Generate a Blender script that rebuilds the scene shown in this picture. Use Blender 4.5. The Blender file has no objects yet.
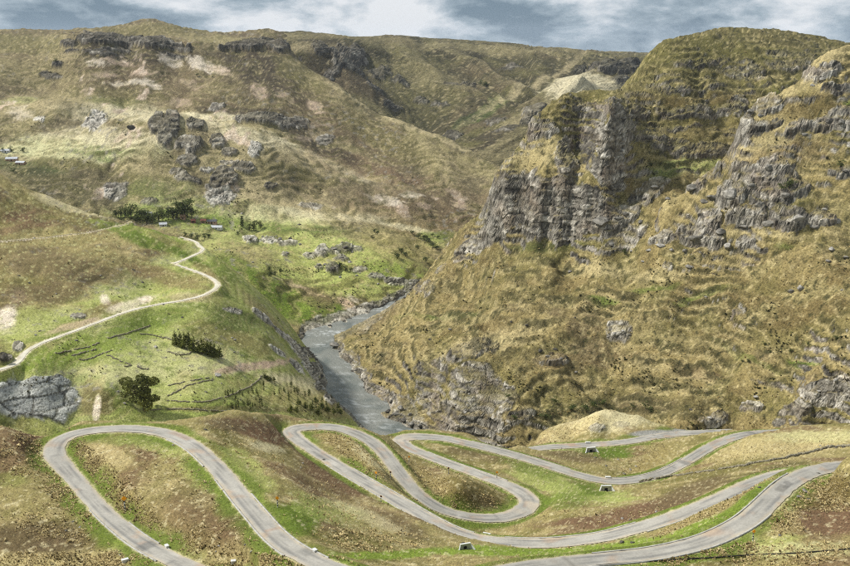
import bpy, bmesh, math, random
import numpy as np
from mathutils import Vector, Matrix, Euler

random.seed(7)
RNG = np.random.default_rng(7)
scene = bpy.context.scene

# ------------------------------------------------------------------ camera
S = 2.0 / 3.0                     # the tables below count the camera as 300 high; it stands 200 m above the river
CAMZ = 300.0 * S
FPX = 911.0                       # focal length in pixels of an 850-wide picture
PITCH = math.atan((283 - 40) / FPX)
cd = bpy.data.cameras.new('camera')
cam = bpy.data.objects.new('camera', cd)
scene.collection.objects.link(cam)
cam.location = (0, 0, CAMZ)
cam.rotation_euler = (math.pi / 2 - PITCH, 0, 0)
cd.sensor_width = 36.0
cd.lens = 36.0 * FPX / 850.0
cd.clip_start = 1.0
cd.clip_end = 30000.0
scene.camera = cam

# ------------------------------------------------------------------ sky and sun
SUN_EL, SUN_AZ = math.radians(46), math.radians(-78)      # azimuth from +Y, clockwise positive: high on the left
world = bpy.data.worlds.new('World')
scene.world = world
world.use_nodes = True
wt = world.node_tree
wt.nodes.clear()
wo = wt.nodes.new('ShaderNodeOutputWorld')
bgd = wt.nodes.new('ShaderNodeBackground')
sky = wt.nodes.new('ShaderNodeTexSky')
sky.sky_type = 'NISHITA'
sky.sun_disc = False
sky.sun_elevation = SUN_EL
sky.sun_rotation = SUN_AZ
sky.altitude = 3800
sky.air_density = 1.0
sky.dust_density = 0.6
def wn(t, **kw):
    n = wt.nodes.new(t)
    for k, v in kw.items():
        setattr(n, k, v)
    return n
def wmath(op, a, b=None, clamp=False):
    n = wn('ShaderNodeMath', operation=op, use_clamp=clamp)
    for i, v in enumerate((a, b)):
        if v is None:
            continue
        if isinstance(v, (int, float)):
            n.inputs[i].default_value = v
        else:
            wt.links.new(v, n.inputs[i])
    return n.outputs[0]
tc = wn('ShaderNodeTexCoord')
# billowing cloud: noise on the sky's own directions, flattened a little in height
sc3 = wn('ShaderNodeVectorMath', operation='MULTIPLY')
wt.links.new(tc.outputs['Generated'], sc3.inputs[0]); sc3.inputs[1].default_value = (1.0, 1.0, 2.6)
def wnoise(scale, detail, rough, off, dist=0.0):
    mp = wn('ShaderNodeMapping')
    mp.inputs['Location'].default_value = off
    wt.links.new(sc3.outputs[0], mp.inputs[0])
    n = wn('ShaderNodeTexNoise')
    n.inputs['Scale'].default_value = scale
    n.inputs['Detail'].default_value = detail
    n.inputs['Roughness'].default_value = rough
    n.inputs['Distortion'].default_value = dist
    wt.links.new(mp.outputs[0], n.inputs['Vector'])
    return n.outputs[0]
n1 = wnoise(10.0, 10, 0.60, (3.6, 1.7, 0.4), 0.15)
n2 = wnoise(3.6, 5, 0.5, (7.3, 2.9, 4.0), 0.1)
def wramp(src, pts):
    r = wn('ShaderNodeValToRGB')
    el = r.color_ramp.elements
    while len(el) < len(pts):
        el.new(0.5)
    for e, (p, c) in zip(el, pts):
        e.position = p
        e.color = (*c, 1)
    wt.links.new(src, r.inputs[0])
    return r.outputs[0]
mixn = wmath('ADD', wmath('MULTIPLY', n1, 0.55), wmath('MULTIPLY', n2, 0.45))
CLOUD = wramp(mixn, [(0.42, (0.20, 0.28, 0.35)), (0.475, (0.38, 0.47, 0.54)), (0.512, (0.60, 0.67, 0.73)), (0.56, (0.86, 0.89, 0.92))])
cov = wramp(mixn, [(0.26, (0.55, 0.55, 0.55)), (0.38, (1, 1, 1))])
cm = wn('ShaderNodeMix', data_type='RGBA')
SKYGAIN = 0.10
sg = wn('ShaderNodeMix', data_type='RGBA', blend_type='MULTIPLY')
sg.inputs[0].default_value = 1.0
wt.links.new(sky.outputs[0], sg.inputs[6]); sg.inputs[7].default_value = (1, 1, 1, 1)
cg = wn('ShaderNodeMix', data_type='RGBA', blend_type='MULTIPLY')
cg.inputs[0].default_value = 1.0
wt.links.new(CLOUD, cg.inputs[6]); cg.inputs[7].default_value = (7.0, 7.0, 7.0, 1)
wt.links.new(cov, cm.inputs[0])
wt.links.new(sg.outputs[2], cm.inputs[6]); wt.links.new(cg.outputs[2], cm.inputs[7])
wt.links.new(cm.outputs[2], bgd.inputs[0])
bgd.inputs[1].default_value = SKYGAIN
wt.links.new(bgd.outputs[0], wo.inputs[0])

sl = bpy.data.lights.new('sun', 'SUN')
sl.energy = 4.1
sl.angle = math.radians(5)
sl.color = (1.0, 0.965, 0.91)
so = bpy.data.objects.new('sun', sl)
scene.collection.objects.link(so)
sd = Vector((math.sin(SUN_AZ) * math.cos(SUN_EL), math.cos(SUN_AZ) * math.cos(SUN_EL), math.sin(SUN_EL)))
so.rotation_euler = sd.to_track_quat('Z', 'Y').to_euler()
so.location = (-200, 100, 500)

scene.view_settings.view_transform = 'Standard'
scene.view_settings.look = 'None'
scene.view_settings.exposure = 0.42
scene.view_settings.gamma = 1.0
scene.render.engine = 'CYCLES'
scene.cycles.use_denoising = False
scene.cycles.filter_width = 1.15
scene.cycles.max_bounces = 6
scene.cycles.volume_bounces = 0

# ------------------------------------------------------------------ pixels and directions
CP, SP = math.cos(PITCH), math.sin(PITCH)
def ray(px, py):
    a = (np.asarray(px, float) - 425) / FPX
    b = (283 - np.asarray(py, float)) / FPX
    return a, CP + b * SP, -SP + b * CP
def pt(px, py, r=None, z=None):
    """world point seen at a pixel, at forward distance r or height z (table units)"""
    dx, dy, dz = ray(px, py)
    if r is None:
        r = (z - 300.0) / (dz / dy)
    r = r * S
    return np.array([dx / dy * r, r, CAMZ + dz / dy * r])
def proj(x, y, z):
    zz = z - CAMZ
    d = np.maximum(y * CP - zz * SP, 1e-3)
    return 425 + FPX * x / d, 283 - FPX * (y * SP + zz * CP) / d

# ------------------------------------------------------------------ noise
_perm = np.random.default_rng(11).permutation(256).astype(np.int32)
PERM = np.concatenate([_perm, _perm, _perm])
_ga = np.linspace(0, 2 * np.pi, 16, endpoint=False)
GX, GY = np.cos(_ga).astype(np.float32), np.sin(_ga).astype(np.float32)
G3 = np.random.default_rng(3).normal(size=(256, 3)).astype(np.float32)
G3 /= np.linalg.norm(G3, axis=1)[:, None]
def _fade(t):
    return t * t * t * (t * (t * 6 - 15) + 10)
def perlin2(x, y, seed=0):
    xf, yf = np.floor(x), np.floor(y)
    xi, yi = xf.astype(np.int32) + seed * 17, yf.astype(np.int32) + seed * 31
    u, v = (x - xf).astype(np.float32), (y - yf).astype(np.float32)
    X0, X1, Y0, Y1 = xi & 255, (xi + 1) & 255, yi & 255, (yi + 1) & 255
    def g(X, Y, a, b):
        h = PERM[PERM[X] + Y] & 15
        return GX[h] * a + GY[h] * b
    fu, fv = _fade(u), _fade(v)
    n0 = g(X0, Y0, u, v); n0 = n0 + fu * (g(X1, Y0, u - 1, v) - n0)
    n1_ = g(X0, Y1, u, v - 1); n1_ = n1_ + fu * (g(X1, Y1, u - 1, v - 1) - n1_)
    return (n0 + fv * (n1_ - n0)) * 1.45
def fbm2(x, y, o=5, seed=0, gain=0.5):
    s, a, t = 0.0, 1.0, 0.0
    for i in range(o):
        s = s + a * perlin2(x * 2 ** i + 13.7 * i, y * 2 ** i - 7.1 * i, seed + i)
        t += a; a *= gain
    return s / t * 1.3
def ridge2(x, y, o=4, seed=0, gain=0.5):
    s, a, t = 0.0, 1.0, 0.0
    for i in range(o):
        s = s + a * (1 - 2 * np.abs(perlin2(x * 2 ** i + 3.7 * i, y * 2 ** i + 9.1 * i, seed + i)))
        t += a; a *= gain
    return s / t
def perlin3(x, y, z, seed=0):
    xf, yf, zf = np.floor(x), np.floor(y), np.floor(z)
    xi, yi, zi = (xf.astype(np.int32) + seed * 13) & 255, (yf.astype(np.int32) + seed * 7) & 255, (zf.astype(np.int32)) & 255
    u, v, w = (x - xf).astype(np.float32), (y - yf).astype(np.float32), (z - zf).astype(np.float32)
    fu, fv, fw = _fade(u), _fade(v), _fade(w)
    def g(i, j, k):
        h = PERM[PERM[PERM[(xi + i) & 255] + ((yi + j) & 255)] + ((zi + k) & 255)]
        G = G3[h]
        return G[:, 0] * (u - i) + G[:, 1] * (v - j) + G[:, 2] * (w - k)
    def lx(j, k):
        a = g(0, j, k); return a + fu * (g(1, j, k) - a)
    def ly(k):
        a = lx(0, k); return a + fv * (lx(1, k) - a)
    a = ly(0)
    return (a + fw * (ly(1) - a)) * 1.4
def worley3(x, y, z, seed=0):
    """nearest-cell distance, distance gap to the second cell, random number of the cell"""
    xf, yf, zf = np.floor(x).astype(np.int32), np.floor(y).astype(np.int32), np.floor(z).astype(np.int32)
    f1 = np.full(x.shape, 9.0, np.float32); f2 = f1.copy(); idn = np.zeros(x.shape, np.float32)
    for i in (-1, 0, 1):
        for j in (-1, 0, 1):
            for k in (-1, 0, 1):
                h = PERM[PERM[PERM[(xf + i + seed * 5) & 255] + ((yf + j) & 255)] + ((zf + k) & 255)]
                ox, oy, oz = h / 256.0, PERM[h + 60] / 256.0, PERM[h + 130] / 256.0
                d = np.sqrt((xf + i + ox - x) ** 2 + (yf + j + oy - y) ** 2 + (zf + k + oz - z) ** 2).astype(np.float32)
                near = d < f1
                f2 = np.where(near, f1, np.minimum(f2, d))
                idn = np.where(near, PERM[h + 200] / 256.0, idn)
                f1 = np.where(near, d, f1)
    return f1, f2 - f1, idn
def sstep(a, b, t):
    t = np.clip((t - a) / (b - a), 0, 1)
    return t * t * (3 - 2 * t)

# ------------------------------------------------------------------ thin-plate surfaces through points read off the photograph
VS = 0.45
class Surf:
    def __init__(self, pts, lam=2e-5):
        P = np.array([pt(*p[:2], **p[2]) for p in pts])
        self.P = P
        self.fit(P, lam)
    def uv(self, x, y):
        return np.arctan2(x, y), np.log(np.maximum(np.hypot(x, y), 1.0)) * VS
    def fit(self, P, lam):
        u, v = self.uv(P[:, 0], P[:, 1])
        self.u, self.v = u, v
        n = len(u)
        d2 = (u[:, None] - u[None]) ** 2 + (v[:, None] - v[None]) ** 2
        K = 0.5 * d2 * np.log(d2 + 1e-12)
        K[np.diag_indices(n)] += lam
        A = np.zeros((n + 3, n + 3))
        A[:n, :n] = K
        A[:n, n] = 1; A[:n, n + 1] = u; A[:n, n + 2] = v
        A[n:, :n] = A[:n, n:].T
        b = np.zeros(n + 3); b[:n] = P[:, 2]
        self.w = np.linalg.lstsq(A, b, rcond=None)[0]
    def z(self, x, y):
        u, v = self.uv(x, y)
        sh = u.shape
        u, v = u.ravel().astype(np.float32), v.ravel().astype(np.float32)
        out = np.zeros(len(u))
        n = len(self.u)
        w = self.w.astype(np.float32)
        for s in range(0, len(u), 60000):
            d2 = (u[s:s + 60000, None] - self.u[None].astype(np.float32)) ** 2
            d2 += (v[s:s + 60000, None] - self.v[None].astype(np.float32)) ** 2
            k = 0.5 * d2 * np.log(d2 + np.float32(1e-9))
            out[s:s + 60000] = k @ w[:n] + w[n] + w[n + 1] * u[s:s + 60000] + w[n + 2] * v[s:s + 60000]
        return out.reshape(sh)
def R(px, py, r):
    return (px, py, {'r': r})
def Z(px, py, z):
    return (px, py, {'z': z})
def H(px, r, z):
    """hidden point: column, range and height"""
    t = (300.0 - z) / r
    # the row where a thing at that range and height would be seen
    dep = math.atan(t)
    py = 283 + FPX * math.tan(dep - PITCH)
    return (px, py, {'r': r})

def polar_grid(surf, az, r0, r1, ncol, nrow, back=0.12):
    """columns of equal azimuth; rows crowded where the slope faces the camera"""
    u = np.linspace(az[0], az[1], ncol)
    rc = np.exp(np.linspace(np.log(r0), np.log(r1), 420))
    uc = np.linspace(az[0], az[1], 72)
    X, Y = np.sin(uc)[:, None] * rc[None], np.cos(uc)[:, None] * rc[None]
    zc = surf.z(X, Y)
    py = 283 + FPX * np.tan(np.arctan((CAMZ - zc) / rc[None]) - PITCH)
    d = -np.diff(py, axis=1)
    # what the layer itself hides gets few rows
    best = np.minimum.accumulate(py, axis=1)[:, :-1]
    vis = (py[:, 1:] < best + 1.0)
    inview = (py[:, 1:] < 620)
    w = np.where(vis & inview, np.abs(d), back * np.minimum(np.abs(d), 6)) + 0.25
    k = np.exp(-np.linspace(-2, 2, 9) ** 2); k /= k.sum()
    wp = np.pad(w, ((4, 4), (0, 0)), mode='edge')
    w = sum(k[i] * wp[i:i + w.shape[0]] for i in range(9))
    cum = np.concatenate([np.zeros((len(uc), 1)), np.cumsum(w, axis=1)], axis=1)
    cum /= cum[:, -1:]
    t = np.linspace(0, 1, nrow)
    rr = np.array([np.interp(t, cum[i], rc) for i in range(len(uc))])
    f = np.interp(u, uc, np.arange(len(uc)))
    i0 = np.clip(np.floor(f).astype(int), 0, len(uc) - 2); fr = (f - i0)[:, None]
    r = rr[i0] * (1 - fr) + rr[i0 + 1] * fr
    return np.sin(u)[:, None] * r, np.cos(u)[:, None] * r
def grid_normals(x, y, z):
    du = np.stack([np.gradient(a, axis=0) for a in (x, y, z)], -1)
    dv = np.stack([np.gradient(a, axis=1) for a in (x, y, z)], -1)
    n = np.cross(du, dv)
    n /= np.linalg.norm(n, axis=-1, keepdims=True) + 1e-9
    n[n[..., 2] < 0] *= -1
    return n

# ------------------------------------------------------------------ roads, traced as picture points with heights (table units)
def catmull(P, n=10):
    P = np.asarray(P, float)
    Q = np.vstack([2 * P[0] - P[1], P, 2 * P[-1] - P[-2]])
    out = []
    for i in range(1, len(Q) - 2):
        p0, p1, p2, p3 = Q[i - 1], Q[i], Q[i + 1], Q[i + 2]
        for t in np.linspace(0, 1, n, endpoint=False):
            out.append(0.5 * (2 * p1 + (p2 - p0) * t + (2 * p0 - 5 * p1 + 4 * p2 - p3) * t * t + (3 * p1 - p0 - 3 * p2 + p3) * t ** 3))
    out.append(Q[-2])
    return np.array(out)
def resample(P, step):
    d = np.concatenate([[0], np.cumsum(np.linalg.norm(np.diff(P, axis=0), axis=1))])
    n = max(2, int(d[-1] / step) + 1)
    t = np.linspace(0, d[-1], n)
    return np.stack([np.interp(t, d, P[:, i]) for i in range(P.shape[1])], -1)
# (px, py, z, width in metres)
ROAD_LOOP = [(228, 585, 170.5, 4.2), (196, 570, 169, 4.2), (165, 556, 167.5, 4.2), (140, 542, 166.5, 4.2), (118, 525, 165.5, 4.2), (97, 505, 164.5, 4.2), (78, 483, 164, 4.4),
             (63, 466, 164, 5.0), (54, 454, 164.5, 5.6), (57, 443, 165.5, 5.6), (72, 434.5, 166.5, 5.0), (92, 430.5, 167, 4.6), (113, 428.8, 167.5, 4.6), (135, 428.8, 168, 4.6),
             (155, 431, 168.5, 4.6), (175, 436.5, 169, 4.6), (193, 446, 170, 4.6), (210, 460.5, 171, 4.6), (225, 477, 172, 4.6), (242, 498, 173.5, 4.6),
             (258, 517, 175, 4.6), (273, 534, 176.5, 4.6), (290, 548, 178, 4.6), (310, 559, 179, 4.5), (335, 570, 180, 4.4), (375, 582, 180.5, 4.4), (420, 588, 180, 4.4), (465, 583, 179, 4.4),
             (500, 572, 177, 4.4), (535, 566, 174.5, 4.4), (575, 561.5, 172, 4.4), (613, 558, 170, 4.4), (650, 554, 169.5, 4.5), (685, 547, 170, 4.6), (712, 538.5, 171, 4.7), (738, 526, 172, 4.8), (756, 513, 173, 4.9), (772, 498, 172.5, 5.0),
             (785, 486, 171, 5.0), (799, 477, 169.5, 5.0), (814, 471, 168, 5.0), (832, 467, 166.5, 5.0), (855, 464.5, 165, 4.9), (878, 464.5, 163.5, 4.9), (893, 469, 162, 5.0)]
ROAD_MID = [(893, 469, 162, 5.0), (890, 474, 161, 4.8), (872, 475, 160.5, 4.6), (840, 473, 160, 4.5), (805, 472, 159, 4.4), (780, 475, 158, 4.4), (755, 483, 157, 4.4), (730, 494, 156, 4.4), (700, 507, 153.5, 4.4), (670, 518, 151, 4.4), (640, 527.5, 148.5, 4.4), (605, 536.5, 146, 4.4),
            (570, 541.5, 143.5, 4.4), (535, 543.5, 142, 4.4), (500, 542, 141, 4.4), (475, 538.5, 140.3, 4.4), (450, 530, 139.5, 4.4), (425, 517, 138.5, 4.4), (400, 502, 137.7, 4.4), (375, 487.5, 137, 4.4),
            (350, 473, 136.5, 4.4), (328, 459.5, 136, 4.4), (310, 448, 135.4, 4.5), (297, 438.5, 134.7, 5.0), (291, 432, 134, 5.6), (298, 428, 133.3, 5.6), (315, 426.6, 132.6, 5.2), (335, 427.5, 131.8, 4.9),
            (352, 432, 131, 4.8), (368, 439.5, 130, 4.8), (381, 450, 128.8, 4.8), (391, 462, 127.5, 4.8), (400, 474, 126, 4.7), (410, 486, 124.3, 4.6), (423, 498, 122.3, 4.5), (440, 508.5, 120, 4.5), (460, 515, 118, 4.5),
            (482, 518, 116.3, 4.8), (505, 517, 114.8, 5.4), (523, 510.5, 113.5, 6.0), (529, 502, 112.5, 6.2), (522, 493, 111.5, 5.8), (506, 485, 110.5, 5.2), (488, 478, 109.5, 4.8), (466, 470, 108.3, 4.6), (442, 461.5, 107, 4.6), (422, 453.5, 105.8, 4.7), (407, 446.5, 104.6, 5.2),
            (400.5, 440.5, 103.5, 6.0), (408, 437, 102.8, 6.2), (424, 436.7, 102.2, 5.6), (445, 438.5, 101.5, 5.0), (470, 444, 100.7, 4.8), (500, 451.5, 99.7, 4.7), (530, 460, 98.5, 4.7), (557, 468.5, 97.5, 4.7), (582, 476, 96.5, 4.7), (605, 480.7, 95.7, 4.7),
            (630, 480.5, 94.7, 4.7), (655, 475.5, 93.8, 4.7), (676, 467, 93, 4.7), (694, 456.5, 92.3, 4.7), (710, 447, 91.6, 4.7), (727, 439.5, 91, 4.8), (745, 434.5, 90.3, 4.8), (765, 432, 86, 4.8), (785, 431, 78, 4.8)]
ROAD_FAR = [(500, 456, 76.5, 4.6), (525, 450.5, 77, 4.6), (548, 447.2, 77.5, 4.6), (575, 445.6, 77.7, 4.6), (605, 443.8, 77.8, 4.6), (632, 441, 77.6, 4.7), (655, 436.6, 77, 4.8), (680, 433.6, 76, 4.8), (705, 432, 74, 4.8), (735, 431, 70, 4.8)]
ROAD_DIRT = [(-60, 376, 121, 3.0), (-20, 372.5, 121.5, 3.0), (5, 368, 121.5, 3.4), (17, 362, 121.3, 3.8), (22.5, 355.5, 121, 3.2), (29, 349.5, 120.7, 2.9), (42, 342.8, 120.3, 2.8), (62, 335.3, 119.7, 2.8), (85, 327, 119, 2.8), (110, 317.5, 118.2, 2.8), (135, 309.2, 117.3, 2.8), (160, 304, 116.5, 2.8), (180, 300.8, 115.8, 2.8),
             (198, 296.8, 115.2, 2.8), (211, 291.5, 114.6, 3.0), (217.5, 286, 114.2, 3.2), (216, 281.5, 114, 3.0), (210, 277.5, 114.2, 2.6), (200, 273, 114.8, 2.4), (189, 269, 115.6, 2.4), (179, 265.5, 116.8, 2.4), (173, 263, 117.6, 2.4)]
ROAD_DIRT_UP = [(174, 263.2, 118, 2.4), (182, 260.3, 118.3, 2.4), (193, 255.5, 118.3, 2.6), (201, 251.5, 118.4, 2.6), (202.5, 248.3, 118.6, 2.6), (198.5, 245.3, 119, 2.6), (197, 242.5, 119.3, 2.6), (190, 239.5, 119.8, 2.6), (180, 237, 120.4, 2.6)]
PATH_HILL = [(-30, 243.5, 143, 1.3), (0, 241.5, 142, 1.3), (30, 238.7, 140.5, 1.3), (60, 235.3, 139, 1.3), (90, 232, 137.5, 1.3), (112, 227.5, 136, 1.5), (126, 223.5, 135, 1.7), (131, 220.8, 134.5, 1.7)]
def road_world(T):
    C = catmull(T, 8)
    W = np.array([pt(a, b, z=c) for a, b, c, _ in C])
    P = np.column_stack([W, C[:, 3] * (0.86 if T is ROAD_LOOP else 0.92 if T in (ROAD_MID, ROAD_FAR) else 0.72)])
    P = resample(P, 0.9)
    # even out the grade
    for _ in range(3):
        q = P.copy()
        q[1:-1, 2] = (P[:-2, 2] + P[1:-1, 2] * 2 + P[2:, 2]) / 4
        q[1:-1, :2] = (P[:-2, :2] + P[1:-1, :2] * 2 + P[2:, :2]) / 4
        P = q
    return P
RW = {k: road_world(v) for k, v in dict(loop=ROAD_LOOP, mid=ROAD_MID, far=ROAD_FAR, dirt=ROAD_DIRT, dirt_up=ROAD_DIRT_UP, path=PATH_HILL).items()}

# ------------------------------------------------------------------ river edges (z = 0)
RIV_L = [(410, 292), (396, 299), (383, 305.5), (368, 313), (357, 318), (346, 322), (331, 327), (316, 332), (305, 336), (298, 341), (304, 347), (311, 353), (319, 362), (323, 373), (326, 389), (335, 400), (346, 409), (359, 423), (372, 440), (395, 460), (440, 480), (520, 500), (640, 515), (800, 525), (960, 530)]
RIV_R = [(418, 291), (404, 299.5), (389, 307.5), (373, 316.5), (357, 325), (347, 330), (339, 334), (331, 339), (329, 345), (337, 352), (346, 359), (355, 369), (367, 389), (373, 400), (383, 409), (393, 416), (408, 424), (428, 433), (455, 443), (500, 454), (580, 468), (680, 482), (800, 492), (900, 497), (1000, 500)]

# ------------------------------------------------------------------ the terrain, sheet by sheet
def road_ctrl(T, every=1):
    return [Z(a, b, c) for a, b, c, _ in T[::every]]
CA = road_ctrl(ROAD_LOOP) + road_ctrl(ROAD_MID) + road_ctrl(ROAD_FAR)
CA += [R(0, 426, 296), R(30, 437, 290), R(0, 470, 268), R(40, 482, 262), R(0, 520, 240), R(55, 525, 237), R(0, 562, 220), R(90, 560, 218), R(-80, 430, 292), R(-80, 500, 250), R(-80, 570, 215), R(-160, 470, 270),
       Z(150, 460, 169.5), Z(105, 465, 168), Z(130, 490, 168.5), Z(190, 500, 171.5), Z(190, 540, 170.5), Z(245, 550, 175),
       R(80, 421, 312), R(110, 420.5, 312), R(150, 421, 312), R(190, 420, 325), R(225, 418, 350), R(255, 417.5, 380), R(280, 419, 398), R(240, 435, 305), R(270, 440, 320), R(290, 470, 275), R(300, 500, 241), R(330, 500, 265), R(350, 530, 230), R(400, 540, 232), R(430, 560, 215),
       R(305, 421, 402), R(330, 422.5, 398), R(360, 430, 402), R(385, 433, 432), R(400, 432.5, 450), R(430, 430, 458), R(470, 434, 462), R(520, 443, 470),
       R(340, 445, 352), R(370, 465, 330), R(440, 480, 352), R(460, 495, 330), R(480, 500, 335), R(480, 455, 415), R(540, 478, 385), R(560, 500, 335), R(600, 500, 335), R(640, 495, 335), R(700, 485, 318), R(640, 540, 245), R(560, 553, 242),
       R(540, 434, 515), R(570, 421, 520), R(600, 413, 512), R(612, 411.5, 512), R(640, 416, 512), R(670, 425, 508), R(692, 430.5, 505), R(570, 438, 495), R(610, 430, 500), R(640, 428, 500),
       R(590, 453, 452), R(600, 462, 430), R(660, 452, 455), R(690, 440, 472), R(630, 460, 440),
       R(740, 470, 348), R(780, 455, 380), R(760, 445, 420), R(800, 440, 430), R(850, 445, 400), R(730, 429, 500), R(768, 431.5, 452), R(800, 428.5, 450), R(752, 437, 440), R(770, 429.5, 486), R(810, 427.5, 486), R(850, 427.5, 486), R(900, 428, 480), R(980, 430, 470), R(900, 450, 360),
       R(826, 469, 256), R(838, 462, 253), R(850, 460, 250), R(880, 458, 246), R(910, 458, 242), R(830, 480, 250), R(850, 490, 240), R(820, 510, 232), R(850, 530, 216), R(800, 540, 212), R(740, 555, 212), R(850, 564, 196), R(680, 566, 206), R(930, 500, 225), R(980, 540, 205), R(1000, 470, 262),
       R(100, 610, 190), R(300, 610, 163), R(425, 625, 158), R(600, 600, 178), R(760, 600, 182), R(-60, 620, 188)]
for a in (-250, 0, 200, 425, 650, 850, 1100):
    CA += [H(a, 90, 222), H(a, 30, 276), H(a, 8, 291)]
for a, r0, z0 in ((-160, 290, 165), (-80, 295, 166), (0, 300, 160), (40, 310, 155), (80, 322, 156), (110, 322, 156), (150, 322, 156), (190, 336, 148), (225, 360, 132), (255, 400, 105), (280, 418, 105), (305, 420, 105), (330, 418, 105), (360, 420, 92), (385, 450, 80), (400, 468, 78), (430, 476, 76), (470, 482, 70), (520, 495, 60),
                  (540, 545, 42), (570, 545, 55), (600, 540, 64), (640, 540, 58), (670, 535, 52), (692, 532, 50), (730, 525, 60), (770, 515, 62), (810, 515, 62), (850, 515, 60), (980, 500, 60)):
    CA += [H(a, r0 + 8, z0 - 8), H(a, r0 + 70, z0 - 62), H(a, r0 + 200, z0 - 120)]

CB = road_ctrl(ROAD_DIRT) + road_ctrl(ROAD_DIRT_UP, 2) + road_ctrl(PATH_HILL, 2)
CB += [R(-120, 150, 930), R(-60, 165, 920), R(0, 178, 900), R(50, 197, 880), R(100, 212, 862), R(150, 226.5, 845), R(180, 238.5, 832), R(225, 262, 795), R(245, 279, 790), R(262, 294, 792), R(285, 318, 805), R(296, 334, 840),
       R(100, 245, 742), R(150, 257.5, 742), R(178, 266, 738), R(0, 215, 765), R(50, 215, 810), R(100, 226, 800),
       R(0, 330, 556), R(0, 300, 600), R(60, 300, 612), R(60, 320, 580), R(100, 285, 662), R(60, 260, 690), R(0, 260, 672), R(150, 288, 690), R(150, 297, 668), R(-80, 300, 590), R(-80, 240, 690), R(-80, 340, 530),
       Z(60, 365, 114), Z(100, 350, 112), Z(150, 330, 108), Z(150, 352, 106), Z(150, 385, 100), Z(100, 400, 103), Z(195, 350, 102), Z(240, 350, 93), Z(265, 335, 88), Z(230, 300, 106), Z(250, 312, 95), Z(255, 325, 89), Z(270, 345, 82), Z(300, 378, 60), Z(285, 362, 72), Z(280, 350, 74), Z(250, 385, 82), Z(330, 405, 50), Z(340, 412, 40), Z(300, 410, 65), Z(200, 412, 92), Z(250, 412, 80), Z(290, 385, 68), Z(315, 395, 55),
       R(35, 373, 487), R(10, 375, 484), R(35, 400, 474), R(35, 428, 462), R(5, 428, 458), R(75, 385, 500), R(75, 425, 470), Z(100, 425, 92),
       H(-80, 440, 97), H(0, 430, 92), H(100, 440, 80), H(200, 460, 72), H(300, 500, 45), H(370, 600, 12), H(-80, 300, 40), H(0, 300, 40), H(200, 330, 20), H(400, 450, -10),
       H(-120, 1000, 120), H(-60, 990, 120), H(0, 970, 118), H(50, 950, 112), H(100, 930, 104), H(150, 910, 96), H(180, 890, 85), H(205, 880, 75), H(225, 870, 64), H(245, 868, 52), H(262, 866, 38), H(285, 868, 15), H(0, 1100, 60), H(150, 1050, 30), H(260, 1000, -20)]
CB += [Z(a, b, 2.5) for a, b in RIV_L[9:18]] + [Z(a + 12, b + 1, -9) for a, b in RIV_L[10:18]] + [Z(a + 30, b + 4, -16) for a, b in RIV_L[10:18]]

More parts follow.
